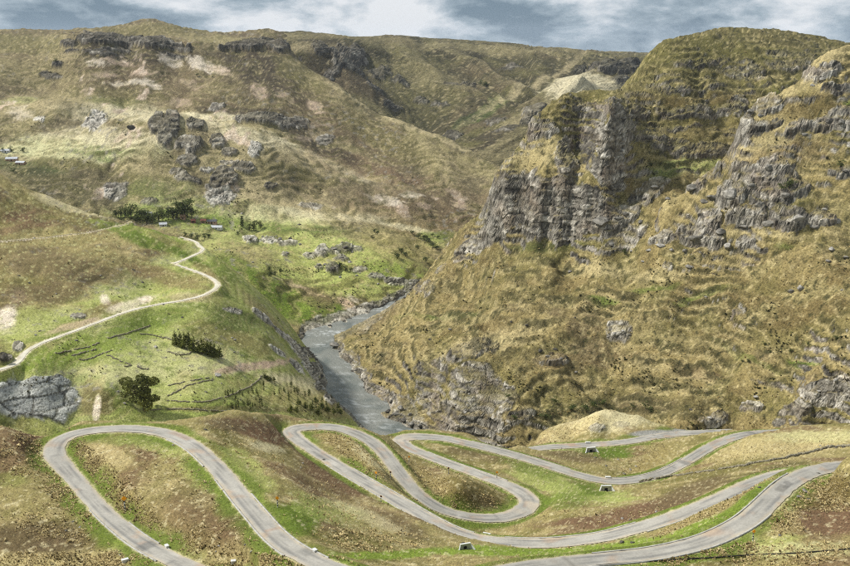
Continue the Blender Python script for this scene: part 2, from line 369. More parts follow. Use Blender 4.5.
CD = [R(-100, 175, 1300), R(0, 165, 1400), R(20, 178, 1330), R(60, 190, 1300), R(100, 200, 1300), R(150, 216, 1250), R(205, 223, 1230), R(250, 227, 1250), R(240, 250, 1050), R(225, 240, 1090), R(270, 285, 980), R(310, 318, 952), R(290, 316, 945), R(330, 300, 1000), R(340, 262, 1100), R(290, 250, 1130), R(370, 243, 1190), R(400, 265, 1125), R(385, 290, 1055), R(425, 266, 1160),
      R(340, 218, 1300), R(390, 232, 1265), R(425, 255, 1230), R(300, 215, 1300), R(280, 235, 1210),
      H(390, 1350, 22), H(425, 1310, 3), Z(440, 240, 9), Z(448, 232, 8), Z(470, 225, 10), R(400, 205, 1440), R(460, 212, 1480), R(440, 190, 1570), R(370, 190, 1480), R(480, 190, 1600), R(492, 176, 1640), R(499, 164, 1720),
      R(300, 190, 1400), R(360, 177, 1530), H(320, 1635, 84), H(360, 1620, 56), R(350, 160, 1730), R(420, 160, 1700), R(300, 138, 1760), R(395, 118, 1870), R(440, 134, 1820), R(470, 149, 1770), R(340, 86, 2020), R(312, 70, 2090), R(290, 58, 2150), R(380, 140, 1790), R(300, 100, 1900), R(250, 100, 1850), R(250, 64, 2060),
      R(232, 49, 2150), R(250, 44, 2230), R(268, 42, 2300), R(288, 44, 2330),
      R(220, 150, 1430), R(200, 120, 1500), R(130, 107, 1550), R(180, 110, 1550), R(232, 120, 1545), R(260, 128, 1550), R(285, 140, 1555), R(320, 158, 1550), R(170, 137, 1450), R(220, 187, 1340), R(160, 177, 1350), R(120, 182, 1350),
      H(130, 1660, 152), H(180, 1660, 140), H(232, 1650, 124), H(285, 1650, 104), R(262, 118, 1790),
      R(60, 150, 1450), R(0, 130, 1560), R(60, 120, 1600), R(60, 100, 1700), R(100, 160, 1410), R(20, 150, 1480), R(100, 86, 1950), R(150, 86, 1950), R(200, 90, 1900), R(60, 75, 2020), R(130, 60, 2040), R(180, 66, 2040), R(65, 40, 2080), R(100, 37, 2090), R(150, 39, 2090), R(188, 44, 2080), R(215, 56, 2080),
      H(100, 2200, 290), H(150, 2200, 290), R(30, 55, 2110), R(0, 60, 2080), R(0, 95, 1800), R(-100, 95, 1800), R(-100, 60, 2080), R(-100, 130, 1560), R(0, 40, 2350), R(100, 31, 2450), R(210, 40, 2400),
      R(-100, 30, 2700), R(0, 27, 2700), R(60, 27.5, 2750), R(100, 26, 2800), R(125, 21.5, 2800), R(152, 17.5, 2800), R(172, 22, 2800), R(192, 27, 2800), R(215, 31, 2800), R(240, 33.5, 2800), R(285, 33.5, 2850),
      H(-100, 3400, 300), H(0, 3400, 300), H(100, 3400, 310), H(150, 3500, 310), H(215, 3400, 290), H(285, 3400, 270), H(0, 4600, 260), H(200, 4600, 250),
      H(340, 2250, 160), H(312, 2400, 200), H(395, 2100, 105), H(440, 2000, 88), H(470, 1950, 66), H(499, 1850, 42), H(290, 2700, 245), H(340, 2900, 140), H(440, 2700, 40), H(560, 1650, 30), H(560, 1400, 5), H(560, 2000, 10), H(640, 1700, 0)]
CD += [H(-100, 800, 20), H(0, 800, 20), H(150, 800, 0), H(260, 800, -20), H(-100, 1120, 88), H(150, 1050, 50), H(0, 1130, 84)]
CD += [Z(a, b, 2.0) for a, b in RIV_L[0:10]] + [Z(a + 8, b + 5, -8) for a, b in RIV_L[0:10]] + [Z(a + 25, b + 25, -25) for a, b in RIV_L[0:10]]

CE = [R(498, 168, 1830), R(540, 150, 1900), R(540, 120, 2100), R(500, 140, 1980), R(475, 150, 1950), R(460, 128, 2150), R(500, 105, 2420), R(545, 78, 2750), R(400, 106, 2400), R(368, 84, 2450), R(335, 60, 2480), R(320, 52, 2480), R(305, 50, 2480), R(318, 44, 2700), R(345, 38.5, 3000), R(372, 48, 2950), R(365, 62, 2750), R(410, 72, 2780), R(420, 86, 2620), R(450, 85, 2680), R(460, 95, 2520), R(440, 60, 3000), R(500, 70, 2900),
      R(430, 118, 2280), R(280, 42, 2700), R(270, 38, 3000), R(480, 118, 2260), R(520, 92, 2580),
      R(250, 33, 3600), R(283, 32, 3600), R(318, 33, 3550), R(345, 35.5, 3500), R(368, 37.5, 3450), R(384, 34, 3400), R(424, 38.6, 3400), R(471, 45, 3400), R(518, 46.5, 3400), R(568, 51, 3400), R(610, 52, 3400), R(650, 53.5, 3400), R(700, 55, 3400), R(800, 60, 3400),
      R(570, 100, 2300), R(560, 70, 2850), R(600, 66, 2850), R(620, 58, 2920), R(640, 62, 2900), R(583, 74, 2450), R(560, 84, 2420), R(545, 94, 2400), R(606, 84, 2430), R(625, 96, 2400), H(583, 2620, 185), H(545, 2600, 170), H(620, 2600, 170), R(590, 60, 3000),
      H(500, 1700, 30), H(400, 1900, 60), H(560, 1700, 30), H(650, 1800, 60), H(300, 2300, 120), H(200, 2900, 180), H(800, 2200, 120)]
for a, zz in ((100, 310), (283, 318), (384, 312), (471, 292), (568, 268), (650, 250), (900, 240)):
    CE += [H(a, 4300, zz - 8), H(a, 6500, zz - 40), H(a, 9500, zz - 90)]

CC = [R(430, 400, 692), R(430, 360, 728), R(430, 330, 790), R(430, 300, 880), R(430, 278, 950), R(432, 262, 1000), R(415, 284, 1022), R(402, 297, 1030), R(450, 240, 1022), R(470, 218, 1010), R(488, 202, 1000), R(492, 185, 995), R(497, 168, 990), R(505, 157, 988), R(528, 133, 990), R(533, 118, 1000), R(548, 104, 1008), R(560, 95, 1015), R(575, 91, 1022), R(600, 91, 1035),
      R(390, 380, 745), R(390, 350, 800), R(390, 325, 880), R(370, 335, 870), R(460, 260, 960), R(470, 245, 965),
      R(500, 430, 628), R(500, 400, 652), R(500, 360, 690), R(500, 330, 745), R(500, 300, 800), R(500, 262, 878), R(500, 237, 928), R(503, 205, 934), R(505, 185, 939), R(510, 172, 946),
      R(545, 246, 884), R(520, 239, 911), R(570, 234, 888), R(525, 252, 884), R(545, 238, 897), R(545, 215, 901), R(545, 182, 907), R(545, 172, 915), R(545, 150, 962), R(525, 150, 972), R(560, 125, 985), R(562, 150, 938), R(566, 168, 908), R(580, 140, 985), R(590, 120, 990), R(595, 150, 930),
      R(590, 215, 882), R(588, 190, 886), R(592, 172, 894), R(615, 175, 898), R(612, 140, 903), R(610, 108, 912), R(612, 99, 948), R(628, 172, 910), R(632, 150, 945),
      R(650, 235, 832), R(650, 200, 872), R(650, 172, 928), R(660, 158, 955), R(660, 141, 968), R(655, 128, 1000), R(660, 118, 1012), R(660, 105, 1022), R(650, 82, 1088), R(650, 62, 1150), R(645, 56, 1165), R(653, 47, 1195), R(665, 40, 1228), R(700, 33, 1262), R(680, 36.5, 1245), R(740, 38, 1282), R(790, 43, 1300), R(835, 50, 1320), R(900, 53, 1350),
      R(720, 60, 1180), R(720, 80, 1130), R(720, 92, 1095), R(720, 108, 1065), R(720, 125, 1040), R(720, 142, 1005), R(710, 165, 960), R(780, 60, 1200), R(780, 92, 1110), R(850, 70, 1220),
      H(450, 1100, 30), H(500, 1060, 95), H(530, 1090, 150), H(560, 1120, 185), H(600, 1150, 205), H(645, 1300, 235), H(665, 1400, 265), H(720, 1600, 290), H(835, 1700, 270), H(430, 1100, 2), H(500, 1250, 10), H(600, 1450, 60), H(700, 2000, 150), H(900, 2000, 150),
      R(600, 440, 622), R(600, 400, 662), R(600, 350, 722), R(600, 300, 782), R(600, 260, 825), R(550, 430, 622), R(550, 390, 662), R(550, 350, 705), R(550, 300, 790), R(550, 262, 850),
      R(700, 430, 602), R(700, 400, 632), R(700, 350, 690), R(700, 300, 742), R(700, 260, 776), R(700, 235, 802), R(800, 430, 575), R(800, 400, 594), R(800, 350, 642), R(800, 300, 690), R(800, 260, 722), R(800, 230, 750), R(900, 420, 560), R(900, 350, 610), R(900, 300, 650), R(900, 260, 690), R(900, 230, 715), R(1000, 300, 620), R(1000, 420, 540), R(760, 240, 778), R(850, 235, 735), R(1000, 200, 760),
      H(740, 860, 135), H(800, 850, 140), H(900, 850, 140), H(1000, 900, 150), H(760, 950, 165), H(850, 980, 190), H(1000, 1100, 200)]
CC += [Z(a, b, 3.0) for a, b in RIV_R] + [Z(a - 9, b + 3, -9) for a, b in RIV_R[:16]] + [Z(a - 6, b + 14, -9) for a, b in RIV_R[16:]] + [Z(a - 25, b + 12, -25) for a, b in RIV_R[:16]] + [Z(a, b + 40, -25) for a, b in RIV_R[16:]]

CF = [R(850, 260, 714), R(850, 232, 736), R(800, 232, 746), R(740, 232, 775), R(800, 205, 756), R(850, 205, 748), R(740, 208, 785), R(700, 208, 812), R(690, 232, 805), R(672, 215, 832), R(660, 206, 850), R(800, 190, 775), R(760, 190, 790),
      R(800, 160, 802), R(850, 160, 782), R(752, 175, 805), R(752, 155, 818), R(720, 190, 812), R(718, 178, 828), R(704, 180, 842), R(735, 150, 842), R(740, 132, 846), R(743, 118, 848), R(780, 125, 828), R(850, 125, 806), R(850, 92, 836), R(800, 96, 842), R(755, 106, 862), R(778, 93, 868), R(800, 83, 872), R(805, 76, 874), R(812, 66, 878), R(828, 53, 890), R(850, 44, 902), R(900, 30, 930), R(960, 18, 950),
      R(900, 160, 765), R(900, 230, 715), R(960, 230, 700), R(960, 120, 790), R(900, 90, 830),
      H(660, 930, 95), H(704, 930, 120), H(735, 930, 150), H(743, 940, 165), H(760, 950, 185), H(800, 975, 205), H(850, 1010, 225), H(960, 1080, 250), H(704, 1150, 60), H(800, 1200, 100), H(960, 1300, 150),
      H(640, 850, 95), H(600, 880, 60), H(560, 880, 30), H(850, 655, 60), H(740, 700, 50), H(690, 750, 70), H(960, 640, 60), H(640, 760, 40), H(800, 690, 80)]

def azd(d):
    return math.radians(d)
LAYERS = {}
def make_layer(key, ctrl, az, r0, r1, ncol, nrow, back=0.12):
    s = Surf(ctrl)
    x, y = polar_grid(s, (azd(az[0]), azd(az[1])), r0 * S, r1 * S, ncol, nrow, back)
    LAYERS[key] = dict(surf=s, x=x, y=y, z=s.z(x, y))
Q = 0.86         # mesh density
make_layer('road_hillside', CA, (-35, 35), 10, 680, int(1080 * Q), int(280 * Q), 0.10)
make_layer('terrace_hillside', CB, (-37, 0), 400, 1080, int(560 * Q), int(330 * Q))
make_layer('canyon_mountain', CC, (-6, 36), 520, 2000, int(680 * Q), int(480 * Q))
make_layer('rocky_spur', CF, (10, 36), 640, 1250, int(390 * Q), int(280 * Q))
make_layer('rolling_hills', CD, (-37, 12), 820, 4200, int(660 * Q), int(370 * Q))
make_layer('far_hills', CE, (-20, 30), 1750, 9000, int(520 * Q), int(220 * Q), 0.06)

# ------------------------------------------------------------------ ground covers
def srgb(r, g, b, gain=1.0):
    c = np.array([r, g, b], float) / 255.0
    return (np.where(c <= 0.04045, c / 12.92, ((c + 0.055) / 1.055) ** 2.4) * gain).astype(np.float32)
AG = 0.80
PAL = {k: srgb(*v, AG) for k, v in dict(
    gold=(151, 135, 86), gold_lt=(186, 170, 121), gold_dk=(115, 99, 60), olive=(118, 112, 62), olive_dk=(84, 81, 50), scrub=(66, 68, 42),
    green=(106, 124, 48), green_br=(130, 148, 60), green_dk=(78, 96, 44), pasture=(160, 166, 94), pasture_lt=(186, 183, 130), tan=(176, 160, 114), tan_lt=(198, 187, 147), khaki=(152, 140, 92),
    soil=(124, 99, 74), soil_dk=(92, 74, 57), soil_pk=(192, 167, 142), soil_lt=(218, 204, 182), brown=(116, 100, 72), brown_dk=(86, 76, 58),
    rock=(140, 134, 121), rock_dk=(72, 69, 63), rock_lt=(204, 198, 184), rock_bl=(186, 192, 194), scree=(150, 148, 140)).items()}
def mixc(c, k, w):
    k = PAL[k] if isinstance(k, str) else k
    return c + (k - c) * np.clip(w, 0, 1)[..., None]
def ell(px, py, cx, cy, rx, ry, ang=0.0):
    a = math.radians(ang)
    dx, dy = px - cx, py - cy
    return np.sqrt(((dx * math.cos(a) + dy * math.sin(a)) / rx) ** 2 + ((-dx * math.sin(a) + dy * math.cos(a)) / ry) ** 2)
def blob(px, py, nz, cx, cy, rx, ry, ang=0.0, soft=0.3, rag=0.45):
    e = ell(px, py, cx, cy, rx, ry, ang) + nz * rag
    return 1 - sstep(1 - soft, 1 + soft, e)
def line_d(px, py, pts):
    """distance in pixels to a polyline"""
    best = np.full(px.shape, 1e9)
    for (x0, y0), (x1, y1) in zip(pts[:-1], pts[1:]):
        vx, vy = x1 - x0, y1 - y0
        t = np.clip(((px - x0) * vx + (py - y0) * vy) / (vx * vx + vy * vy), 0, 1)
        best = np.minimum(best, np.hypot(px - x0 - t * vx, py - y0 - t * vy))
    return best
def road_dist(x, y, P):
    """distance, height, half width of the nearest road point for every vertex"""
    sh = x.shape
    x, y = x.ravel().astype(np.float32), y.ravel().astype(np.float32)
    d = np.full(x.shape, 1e4, np.float32); rz = np.zeros(x.shape, np.float32); hw = np.full(x.shape, 2, np.float32)
    for s in range(0, len(P), 24):
        seg = P[s:s + 25].astype(np.float32)
        lo, hi = seg[:, :2].min(0) - 14, seg[:, :2].max(0) + 14
        m = np.nonzero((x > lo[0]) & (x < hi[0]) & (y > lo[1]) & (y < hi[1]))[0]
        if not len(m):
            continue
        q = np.hypot(x[m, None] - seg[None, :, 0], y[m, None] - seg[None, :, 1])
        j = q.argmin(1); dm = q[np.arange(len(m)), j]
        b = dm < d[m]
        mb = m[b]
        d[mb] = dm[b]; rz[mb] = seg[j[b], 2]; hw[mb] = seg[j[b], 3] / 2
    return d.reshape(sh), rz.reshape(sh), hw.reshape(sh)

# outcrops: centre, radii (picture points), turn, height in metres, tone (dark .. light)
OUT = {
 'canyon_mountain': [
    (545, 207, 62, 33, 0, 1.5, .45), (512, 196, 20, 30, 0, 1, .4), (612, 140, 17, 40, 8, 3, .55), (566, 152, 10, 22, 0, 2, .5), (545, 128, 16, 10, 0, 2, .4), (590, 106, 24, 8, 0, 2, .35), (532, 118, 8, 14, 20, 1.5, .3), (588, 140, 12, 16, 0, 1, .25),
    (484, 234, 18, 6, -52, .8, .65), (462, 250, 14, 4.5, -50, .8, .6), (440, 268, 10, 4, -45, .8, .5), (425, 287, 10, 8, -30, 1.5, .4), (500, 222, 12, 22, 20, 1, .6),
    (602, 222, 16, 13, 0, 3.5, .5), (625, 210, 16, 9, -30, 2.5, .6), (655, 185, 14, 8, -30, 2.5, .7), (640, 195, 12, 7, 0, 2, .5), (665, 238, 18, 6, -10, 2.5, .8), (690, 213, 9, 7, 0, 3, .5), (610, 245, 10, 5, -30, 1.5, .4), (635, 230, 18, 10, -30, 1.2, .55),
    (690, 111, 42, 6, 0, 2.5, .4), (640, 113, 16, 6, 0, 2, .35), (700, 148, 44, 7, -2, 2.5, .35), (665, 140, 26, 6, 5, 2, .3), (745, 74, 30, 5, 8, 2.5, .4), (795, 62, 30, 5, 4, 2.5, .35), (700, 62, 30, 4, 0, 1.5, .3), (755, 68, 10, 7, 0, 2, .5), (690, 88, 40, 3, 0, 1.2, .35), (625, 122, 8, 14, 0, 2, .4), (790, 52, 30, 3, 5, 1.2, .3), (735, 108, 14, 9, 0, 2.5, .5), (640, 95, 18, 3, 0, 1, .35), (670, 125, 30, 3, 2, 1, .3),
    (458, 352, 40, 9, -20, 1.5, .35), (470, 385, 26, 30, -20, 1.0, .6), (445, 405, 26, 18, 20, 1.0, .6), (505, 390, 16, 12, -30, 1, .6), (552, 354, 17, 5, 5, 2.5, .3), (435, 372, 18, 12, -30, 1, .4), (520, 412, 14, 8, -30, 1, .5), (485, 420, 18, 10, 0, 1, .5),
    (753, 402, 13, 7, 0, 2, .75), (832, 388, 26, 10, -8, 2.2, .7), (712, 417, 16, 6, -10, 2, .65), (795, 405, 18, 7, -15, 1.5, .55), (617, 332, 14, 8, 0, 1, .7), (668, 262, 6, 4, 0, 1.5, .6), (740, 305, 6, 4, 0, 1, .6), (780, 418, 8, 5, 0, 1.2, .5), (770, 378, 20, 3, 10, .8, .4)],
 'rocky_spur': [
    (770, 178, 34, 17, 0, 4, .5), (733, 192, 13, 11, 10, 5, .6), (765, 195, 18, 8, 0, 3, .45), (712, 216, 12, 9, 0, 4, .55), (745, 216, 22, 9, 0, 4, .45), (790, 213, 20, 11, 0, 4, .45), (822, 214, 14, 9, 0, 3.5, .5), (695, 185, 12, 6, -20, 3, .5), (712, 172, 12, 5, -25, 3, .5), (714, 160, 10, 7, -60, 2.5, .4),
    (745, 122, 9, 20, 8, 2.5, .6), (762, 126, 18, 4, -12, 2, .4), (765, 104, 16, 7, -12, 2.5, .55), (823, 76, 18, 6, -20, 3, .65), (808, 76, 9, 8, 0, 2.5, .7), (820, 122, 22, 7, -15, 3, .5), (840, 116, 16, 8, 0, 3, .5), (800, 128, 12, 6, -20, 2.5, .45), (835, 90, 20, 4, 0, 2, .35), (790, 100, 34, 3, -5, 1.5, .35), (842, 168, 12, 5, 0, 2, .35), (690, 232, 16, 8, 0, 4, .55), (715, 238, 14, 7, 0, 3.5, .5), (745, 240, 12, 6, 0, 2.5, .45), (740, 165, 12, 8, -30, 2, .5), (800, 60, 0.1, .1, 0, 0, 0)],
 'terrace_hillside': [
    (36, 401, 40, 25, 6, 1.0, .62), (5, 356, 7, 5, 0, 1.5, .2), (78, 316, 8, 3.5, 0, .8, .6), (18, 345, 6, 4, 0, 1, .6), (286, 338, 15, 3.5, 42, 1.2, .85), (279, 352, 10, 2.5, 35, .8, .85), (300, 354, 15, 4, 45, 1.5, .8), (312, 372, 15, 4.5, 52, 1.5, .75), (297, 366, 10, 3, 45, .8, .9), (262, 318, 14, 3, 40, .8, .6), (306, 352, 10, 4, 35, 1, .5), (316, 368, 8, 5, 40, 1, .4), (322, 384, 6, 6, 50, 1, .5), (330, 400, 6, 4, 40, 1, .6), (232, 310, 10, 3, 10, .4, .7), (88, 277, 0.1, .1, 0, 0, .2)],
 'rolling_hills': [
    (157, 124, 7, 10, 20, 5, .25), (172, 124, 9, 9, -20, 6, .2), (164, 139, 7, 6, 0, 5, .4), (196, 122, 10, 4, 5, 4, .35), (188, 142, 14, 8, 0, 7, .4), (186, 157, 11, 6, 0, 4, .45), (218, 139, 9, 7, 0, 5, .45), (228, 149, 8, 4, 0, 3, .5), (222, 180, 15, 10, 0, 6, .35), (218, 195, 16, 7, 0, 2, .85), (245, 166, 13, 5, 15, 3, .45), (254, 147, 6, 8, 10, 1.5, .95), (115, 189, 12, 9, -20, 2.5, .75), (150, 202, 9, 3, 0, 2, .4), (232, 160, 14, 3, 5, 2, .7), (190, 176, 14, 4, 0, 2, .5), (205, 165, 8, 3, 0, 1.5, .6), (178, 170, 8, 3, 0, 2, .3), (270, 185, 6, 3, 0, 2, .3),
    (262, 118, 26, 5, 3, 5, .25), (285, 122, 10, 4, 0, 4, .4), (255, 45, 34, 4, -4, 9, .12), (282, 46, 10, 5, 0, 8, .2), (125, 41, 62, 4, 2, 7, .22), (68, 42, 8, 4, 0, 6, .15), (160, 44, 28, 3, 6, 5, .2), (100, 50, 30, 2.5, 0, 3, .25), (56, 63, 5, 3, 0, 5, .1), (48, 74, 14, 3, 8, 4, .2), (95, 118, 12, 8, -20, 1, .95), (40, 116, 6, 3, 0, 1, .9), (215, 103, 8, 4, 0, 3, .5), (110, 55, 10, 2, 0, 3, .2), (175, 54, 12, 2, 10, 3, .25),
    (250, 236, 8, 4, 0, 2.5, .85), (268, 236, 10, 3, 0, 1.5, .8), (288, 238, 12, 3, 0, 1.5, .7), (285, 251, 4, 2.5, 0, 1.5, .7), (323, 247, 6, 5, 0, 3, .75), (335, 248, 8, 4, 0, 3, .45), (345, 246, 7, 5, -20, 3, .35), (308, 252, 6, 3, 0, 2, .6), (332, 267, 6, 5, 0, 3.5, .4), (318, 264, 5, 3, 0, 2, .5), (342, 256, 8, 3, 0, 2, .6), (352, 244, 12, 4, 10, 1.5, .65), (375, 275, 10, 4, 0, 1.2, .7), (360, 268, 8, 3, 0, 1.2, .6), (395, 280, 12, 4, 0, 1.2, .7), (412, 283, 7, 4, 0, 1.5, .7), (402, 295, 12, 4, -20, 1.5, .6), (385, 303, 12, 2.5, -25, 1, .55), (310, 202, 14, 4, 0, 1, .6), (300, 120, 10, 5, 0, 3, .4), (325, 138, 10, 5, 0, 2, .55)],
 'far_hills': [
    (343, 56, 12, 10, 0, 8, .45), (358, 50, 10, 6, 0, 8, .4), (330, 70, 9, 5, -30, 6, .45), (380, 62, 12, 5, 0, 6, .35), (376, 84, 8, 4, 0, 5, .4), (392, 100, 8, 3, 0, 4, .4), (356, 68, 14, 4, 20, 6, .4), (400, 72, 10, 3, 20, 4, .35), (420, 90, 8, 3, 10, 4, .35), (612, 65, 24, 4.5, 0, 12, .15), (630, 58, 14, 3, 0, 8, .15), (580, 61, 8, 3, -20, 6, .2), (535, 112, 12, 5, -20, 8, .35), (528, 122, 10, 4, -20, 6, .35), (452, 125, 10, 4, 10, 4, .3), (495, 118, 12, 3, 0, 4, .3), (508, 128, 12, 3, -5, 3, .3), (472, 80, 6, 3, 0, 3, .3), (320, 48, 10, 4, 20, 6, .3), (620, 75, 8, 4, 0, 5, .3), (440, 95, 8, 3, 10, 3, .35), (460, 85, 14, 2, 5, 3, .3), (515, 60, 14, 2, 0, 3, .3), (545, 135, 14, 5, -10, 3, .25)],
 'road_hillside': [(597, 428, 9, 4, -5, .5, .8), (620, 424, 8, 3, 0, .3, .6)],
}

def blocks(x, y, z, w, h, seed):
    """jointed rock: beds cut into staggered blocks; returns a random number per block and the distance to its joint"""
    ca, sa = math.cos(0.5 + seed), math.sin(0.5 + seed)
    wu = perlin3(x / w / 1.7, y / w / 1.7, z / w / 1.7, seed) * 0.55
    wz = perlin3(x / w / 3.5, y / w / 3.5, z / w / 3.5, seed + 3) * 0.7
    kz = z / h + wz
    k = np.floor(kz).astype(np.int32)
    rk = PERM[k & 255] / 256.0
    a = (x * ca + y * sa) / w + wu + rk
    b = (-x * sa + y * ca) / w + wu * 0.8 + rk * 7
    i, j = np.floor(a).astype(np.int32), np.floor(b).astype(np.int32)
    r = PERM[PERM[PERM[i & 255] + (j & 255)] + (k & 255)] / 256.0
    e = np.minimum(np.minimum(np.minimum(a - i, 1 - a + i), np.minimum(b - j, 1 - b + j)), np.minimum(kz - k, 1 - kz + k))
    return r.astype(np.float32), e.astype(np.float32)
def redistribute(x, y, z):
    """move the rows of the grid to where the relief shows most from in front"""
    r = np.hypot(x, y)
    _, py = proj(x, y, z)
    d = np.abs(np.diff(py, axis=1))
    best = np.minimum.accumulate(py, axis=1)[:, :-1]
    vis = (py[:, 1:] < best + 4.0) & (py[:, 1:] < 600)
    w = np.where(vis, d, 0.15 * np.minimum(d, 3)) + 0.12
    k = np.array([1, 4, 6, 4, 1]) / 16.0
    for ax in (0, 0, 1):
        wp = np.pad(w, ((2, 2), (0, 0)) if ax == 0 else ((0, 0), (2, 2)), mode='edge')
        w = sum(k[i] * (wp[i:i + w.shape[0]] if ax == 0 else wp[:, i:i + w.shape[1]]) for i in range(5))
    cum = np.concatenate([np.zeros((len(w), 1)), np.cumsum(w, axis=1)], axis=1)
    t = np.linspace(0, 1, r.shape[1])
    rn = np.stack([np.interp(t, cum[i] / cum[i, -1], r[i]) for i in range(len(r))])
    return x / r * rn, y / r * rn
def displace(L, key):
    relief(L, key)
    L['x'], L['y'] = redistribute(L['x'], L['y'], L['z'])
    L['z'] = L['surf'].z(L['x'], L['y'])
    relief(L, key)
    jointing(L, key)
def relief(L, key):
    """relief on the smooth sheet: hummocks, gullies, terracettes, outcrops; keeps masks for colouring"""
    x, y, z = L['x'], L['y'], L['z']
    px, py = proj(x, y, z)
    L['px'], L['py'] = px, py
    n_mid = fbm2(x / 22, y / 22, 4, 5)
    n_fine = fbm2(x / 6, y / 6, 3, 9)
    L['n_mid'], L['n_fine'] = n_mid, n_fine
    far = key in ('rolling_hills', 'far_hills')
    gul = np.zeros(x.shape)
    zs = z + fbm2(x / 70, y / 70, 2, 41) * (4.0 if key != 'road_hillside' else 0.4)
    if key == 'road_hillside':
        z = z + fbm2(x / 14, y / 14, 4, 21) * 0.6 + fbm2(x / 2.2, y / 2.2, 2, 23) * 0.16
    elif key == 'terrace_hillside':
        up = sstep(118 * S, 128 * S, z)
        gul = np.clip(ridge2(x / 60 + y / 200, y / 140, 4, 37) - 0.15, 0, 1)
        z = z + fbm2(x / 40, y / 40, 4, 31) * (0.7 + 1.6 * up) + fbm2(x / 6, y / 6, 3, 33) * (0.22 + 0.35 * up) - gul * 3.0 * up
        gul = gul * up
    elif key in ('canyon_mountain', 'rocky_spur'):
        cl = np.maximum(1 - sstep(.7, 1.3, ell(px, py, 545, 205, 75, 42)), 1 - sstep(.7, 1.3, ell(px, py, 612, 138, 24, 46))) if key == 'canyon_mountain' else 0
        k = sstep(2, 14, z) * (1 - 0.8 * cl) * (1 - 0.6 * sstep(180, 198, z))
        gul = np.clip(ridge2(x / 60 + 3, y / 60, 3, 47) - 0.2, 0, 1)
        z = z + k * (fbm2(x / 70, y / 70, 4, 41) * 5.0 + fbm2(x / 15, y / 15, 4, 43) * 2.2 + fbm2(x / 4, y / 4, 2, 44) * 0.6)
        z = z - k * gul * 5.0
    elif key == 'rolling_hills':
        k = sstep(2, 20, z) * sstep(620, 900, y) * 0.8 + 0.2 * sstep(2, 16, z)
        wv = fbm2(x / 120, y / 120, 3, 57) * 0.45
        gul = np.clip(ridge2(x / 95 + y / 330 + wv, y / 420 - x / 900 + 0.3 * wv, 4, 53) - 0.1, 0, 1)
        z = z + k * (fbm2(x / 210, y / 210, 4, 51) * 4 - gul * 7) + k * fbm2(x / 24, y / 24, 4, 55) * 1.8
    else:
        k = sstep(1150, 1500, y)
        wv = fbm2(x / 200, y / 200, 3, 67) * 0.35
        side = sstep(-60, 60, x - (83 * S + (y - 2150 * S) * 0.465))
        gl = np.clip(ridge2((x * .94 + y * .34) / 120 + wv, (y * .94 - x * .34) / 900 + wv * .3, 4, 61) - 0.05, 0, 1)
        gr = np.clip(ridge2((x * .88 - y * .48) / 135 + wv, (y * .88 + x * .48) / 1000 + wv * .3, 4, 62) - 0.05, 0, 1)
        gul = gl * (1 - side) + gr * side
        plateau = sstep(165, 205, z + 20 * fbm2(x / 120, y / 120, 3, 66))
        z = z + k * (-gul * 30 * (1 - plateau) + fbm2(x / 300, y / 300, 4, 63) * 5 + fbm2(x / 40, y / 40, 3, 65) * 2.0)
    L['gul'] = gul
    # terracettes: small treads and risers that follow the contour
    if key != 'far_hills':
        per = {'road_hillside': 1.6, 'terrace_hillside': 2.6, 'canyon_mountain': 5.0, 'rocky_spur': 4.8, 'rolling_hills': 7.5}[key]
        amp = {'road_hillside': 0.16, 'terrace_hillside': 0.35, 'canyon_mountain': 2.9, 'rocky_spur': 2.4, 'rolling_hills': 2.6}[key]
        ph = zs / per + fbm2(x / 55, y / 55, 4, 71) * 1.5 + n_fine * 0.11
        fr = ph - np.floor(ph)
        step = sstep(0.55, 1.0, fr) - fr
        am = amp * sstep(-0.42, 0.22, fbm2(x / 36, y / 36, 4, 73)) * sstep(3, 8, z)
        z = z + step * am
        L['lip'] = sstep(0.38, 0.55, fr) * (1 - sstep(0.6, 0.7, fr)) * sstep(-0.42, 0.22, fbm2(x / 36, y / 36, 4, 73))
        L['riser'] = sstep(0.6, 0.72, fr) * sstep(-0.42, 0.22, fbm2(x / 36, y / 36, 4, 73))
    else:
        L['riser'] = np.zeros_like(z); L['lip'] = np.zeros_like(z)
    # roads and paths are benched into the slope
    L['rd'] = np.full(x.shape, 1e4); L['hw'] = np.full(x.shape, 2.0)
    names = dict(road_hillside=('loop', 'mid', 'far'), terrace_hillside=('dirt', 'dirt_up', 'path')).get(key, ())
    for nm in names:
        d, rz, hw = road_dist(x, y, RW[nm])
        wide = 5.5 if key == 'road_hillside' else 3.0
        w = sstep(hw + 0.5, hw + wide, d)
        z = np.where(d < hw + wide, (rz - 0.08) * (1 - w) + z * w, z)
        b = d - hw < L['rd'] - L['hw']
        L['rd'] = np.where(b, d, L['rd']); L['hw'] = np.where(b, hw, L['hw'])
    # outcrops
    rock = np.zeros(x.shape); tone = np.full(x.shape, 0.45)
    nz = n_mid if not far else fbm2(x / 26, y / 26, 4, 15)
    up = np.zeros(x.shape)
    for cx_, cy_, rx, ry, ang, h, tn in OUT.get(key, ()):
        m = (np.abs(px - cx_) < 2.0 * max(rx, ry) + 8) & (np.abs(py - cy_) < 2.0 * max(rx, ry) + 8)
        if not m.any():
            continue
        b = blob(px[m], py[m], nz[m], cx_, cy_, rx, ry, ang, 0.28, 0.6)
        up[m] = np.maximum(up[m], sstep(0.25, 0.75, b) * h)
        t = tone[m]; t[b > rock[m]] = tn; tone[m] = t
        rock[m] = np.maximum(rock[m], b)
    z = z + up
    # thin beds of rock crop out along the risers high on the mountain
    if key in ('canyon_mountain', 'rocky_spur'):
        bed = L['riser'] * sstep(250, 150, py) * sstep(-0.05, 0.3, fbm2(x / 35 + 9, y / 35, 3, 77))
        rock = np.maximum(rock, 0.8 * bed)
    L.update(z=z, rock0=rock, tone0=tone)
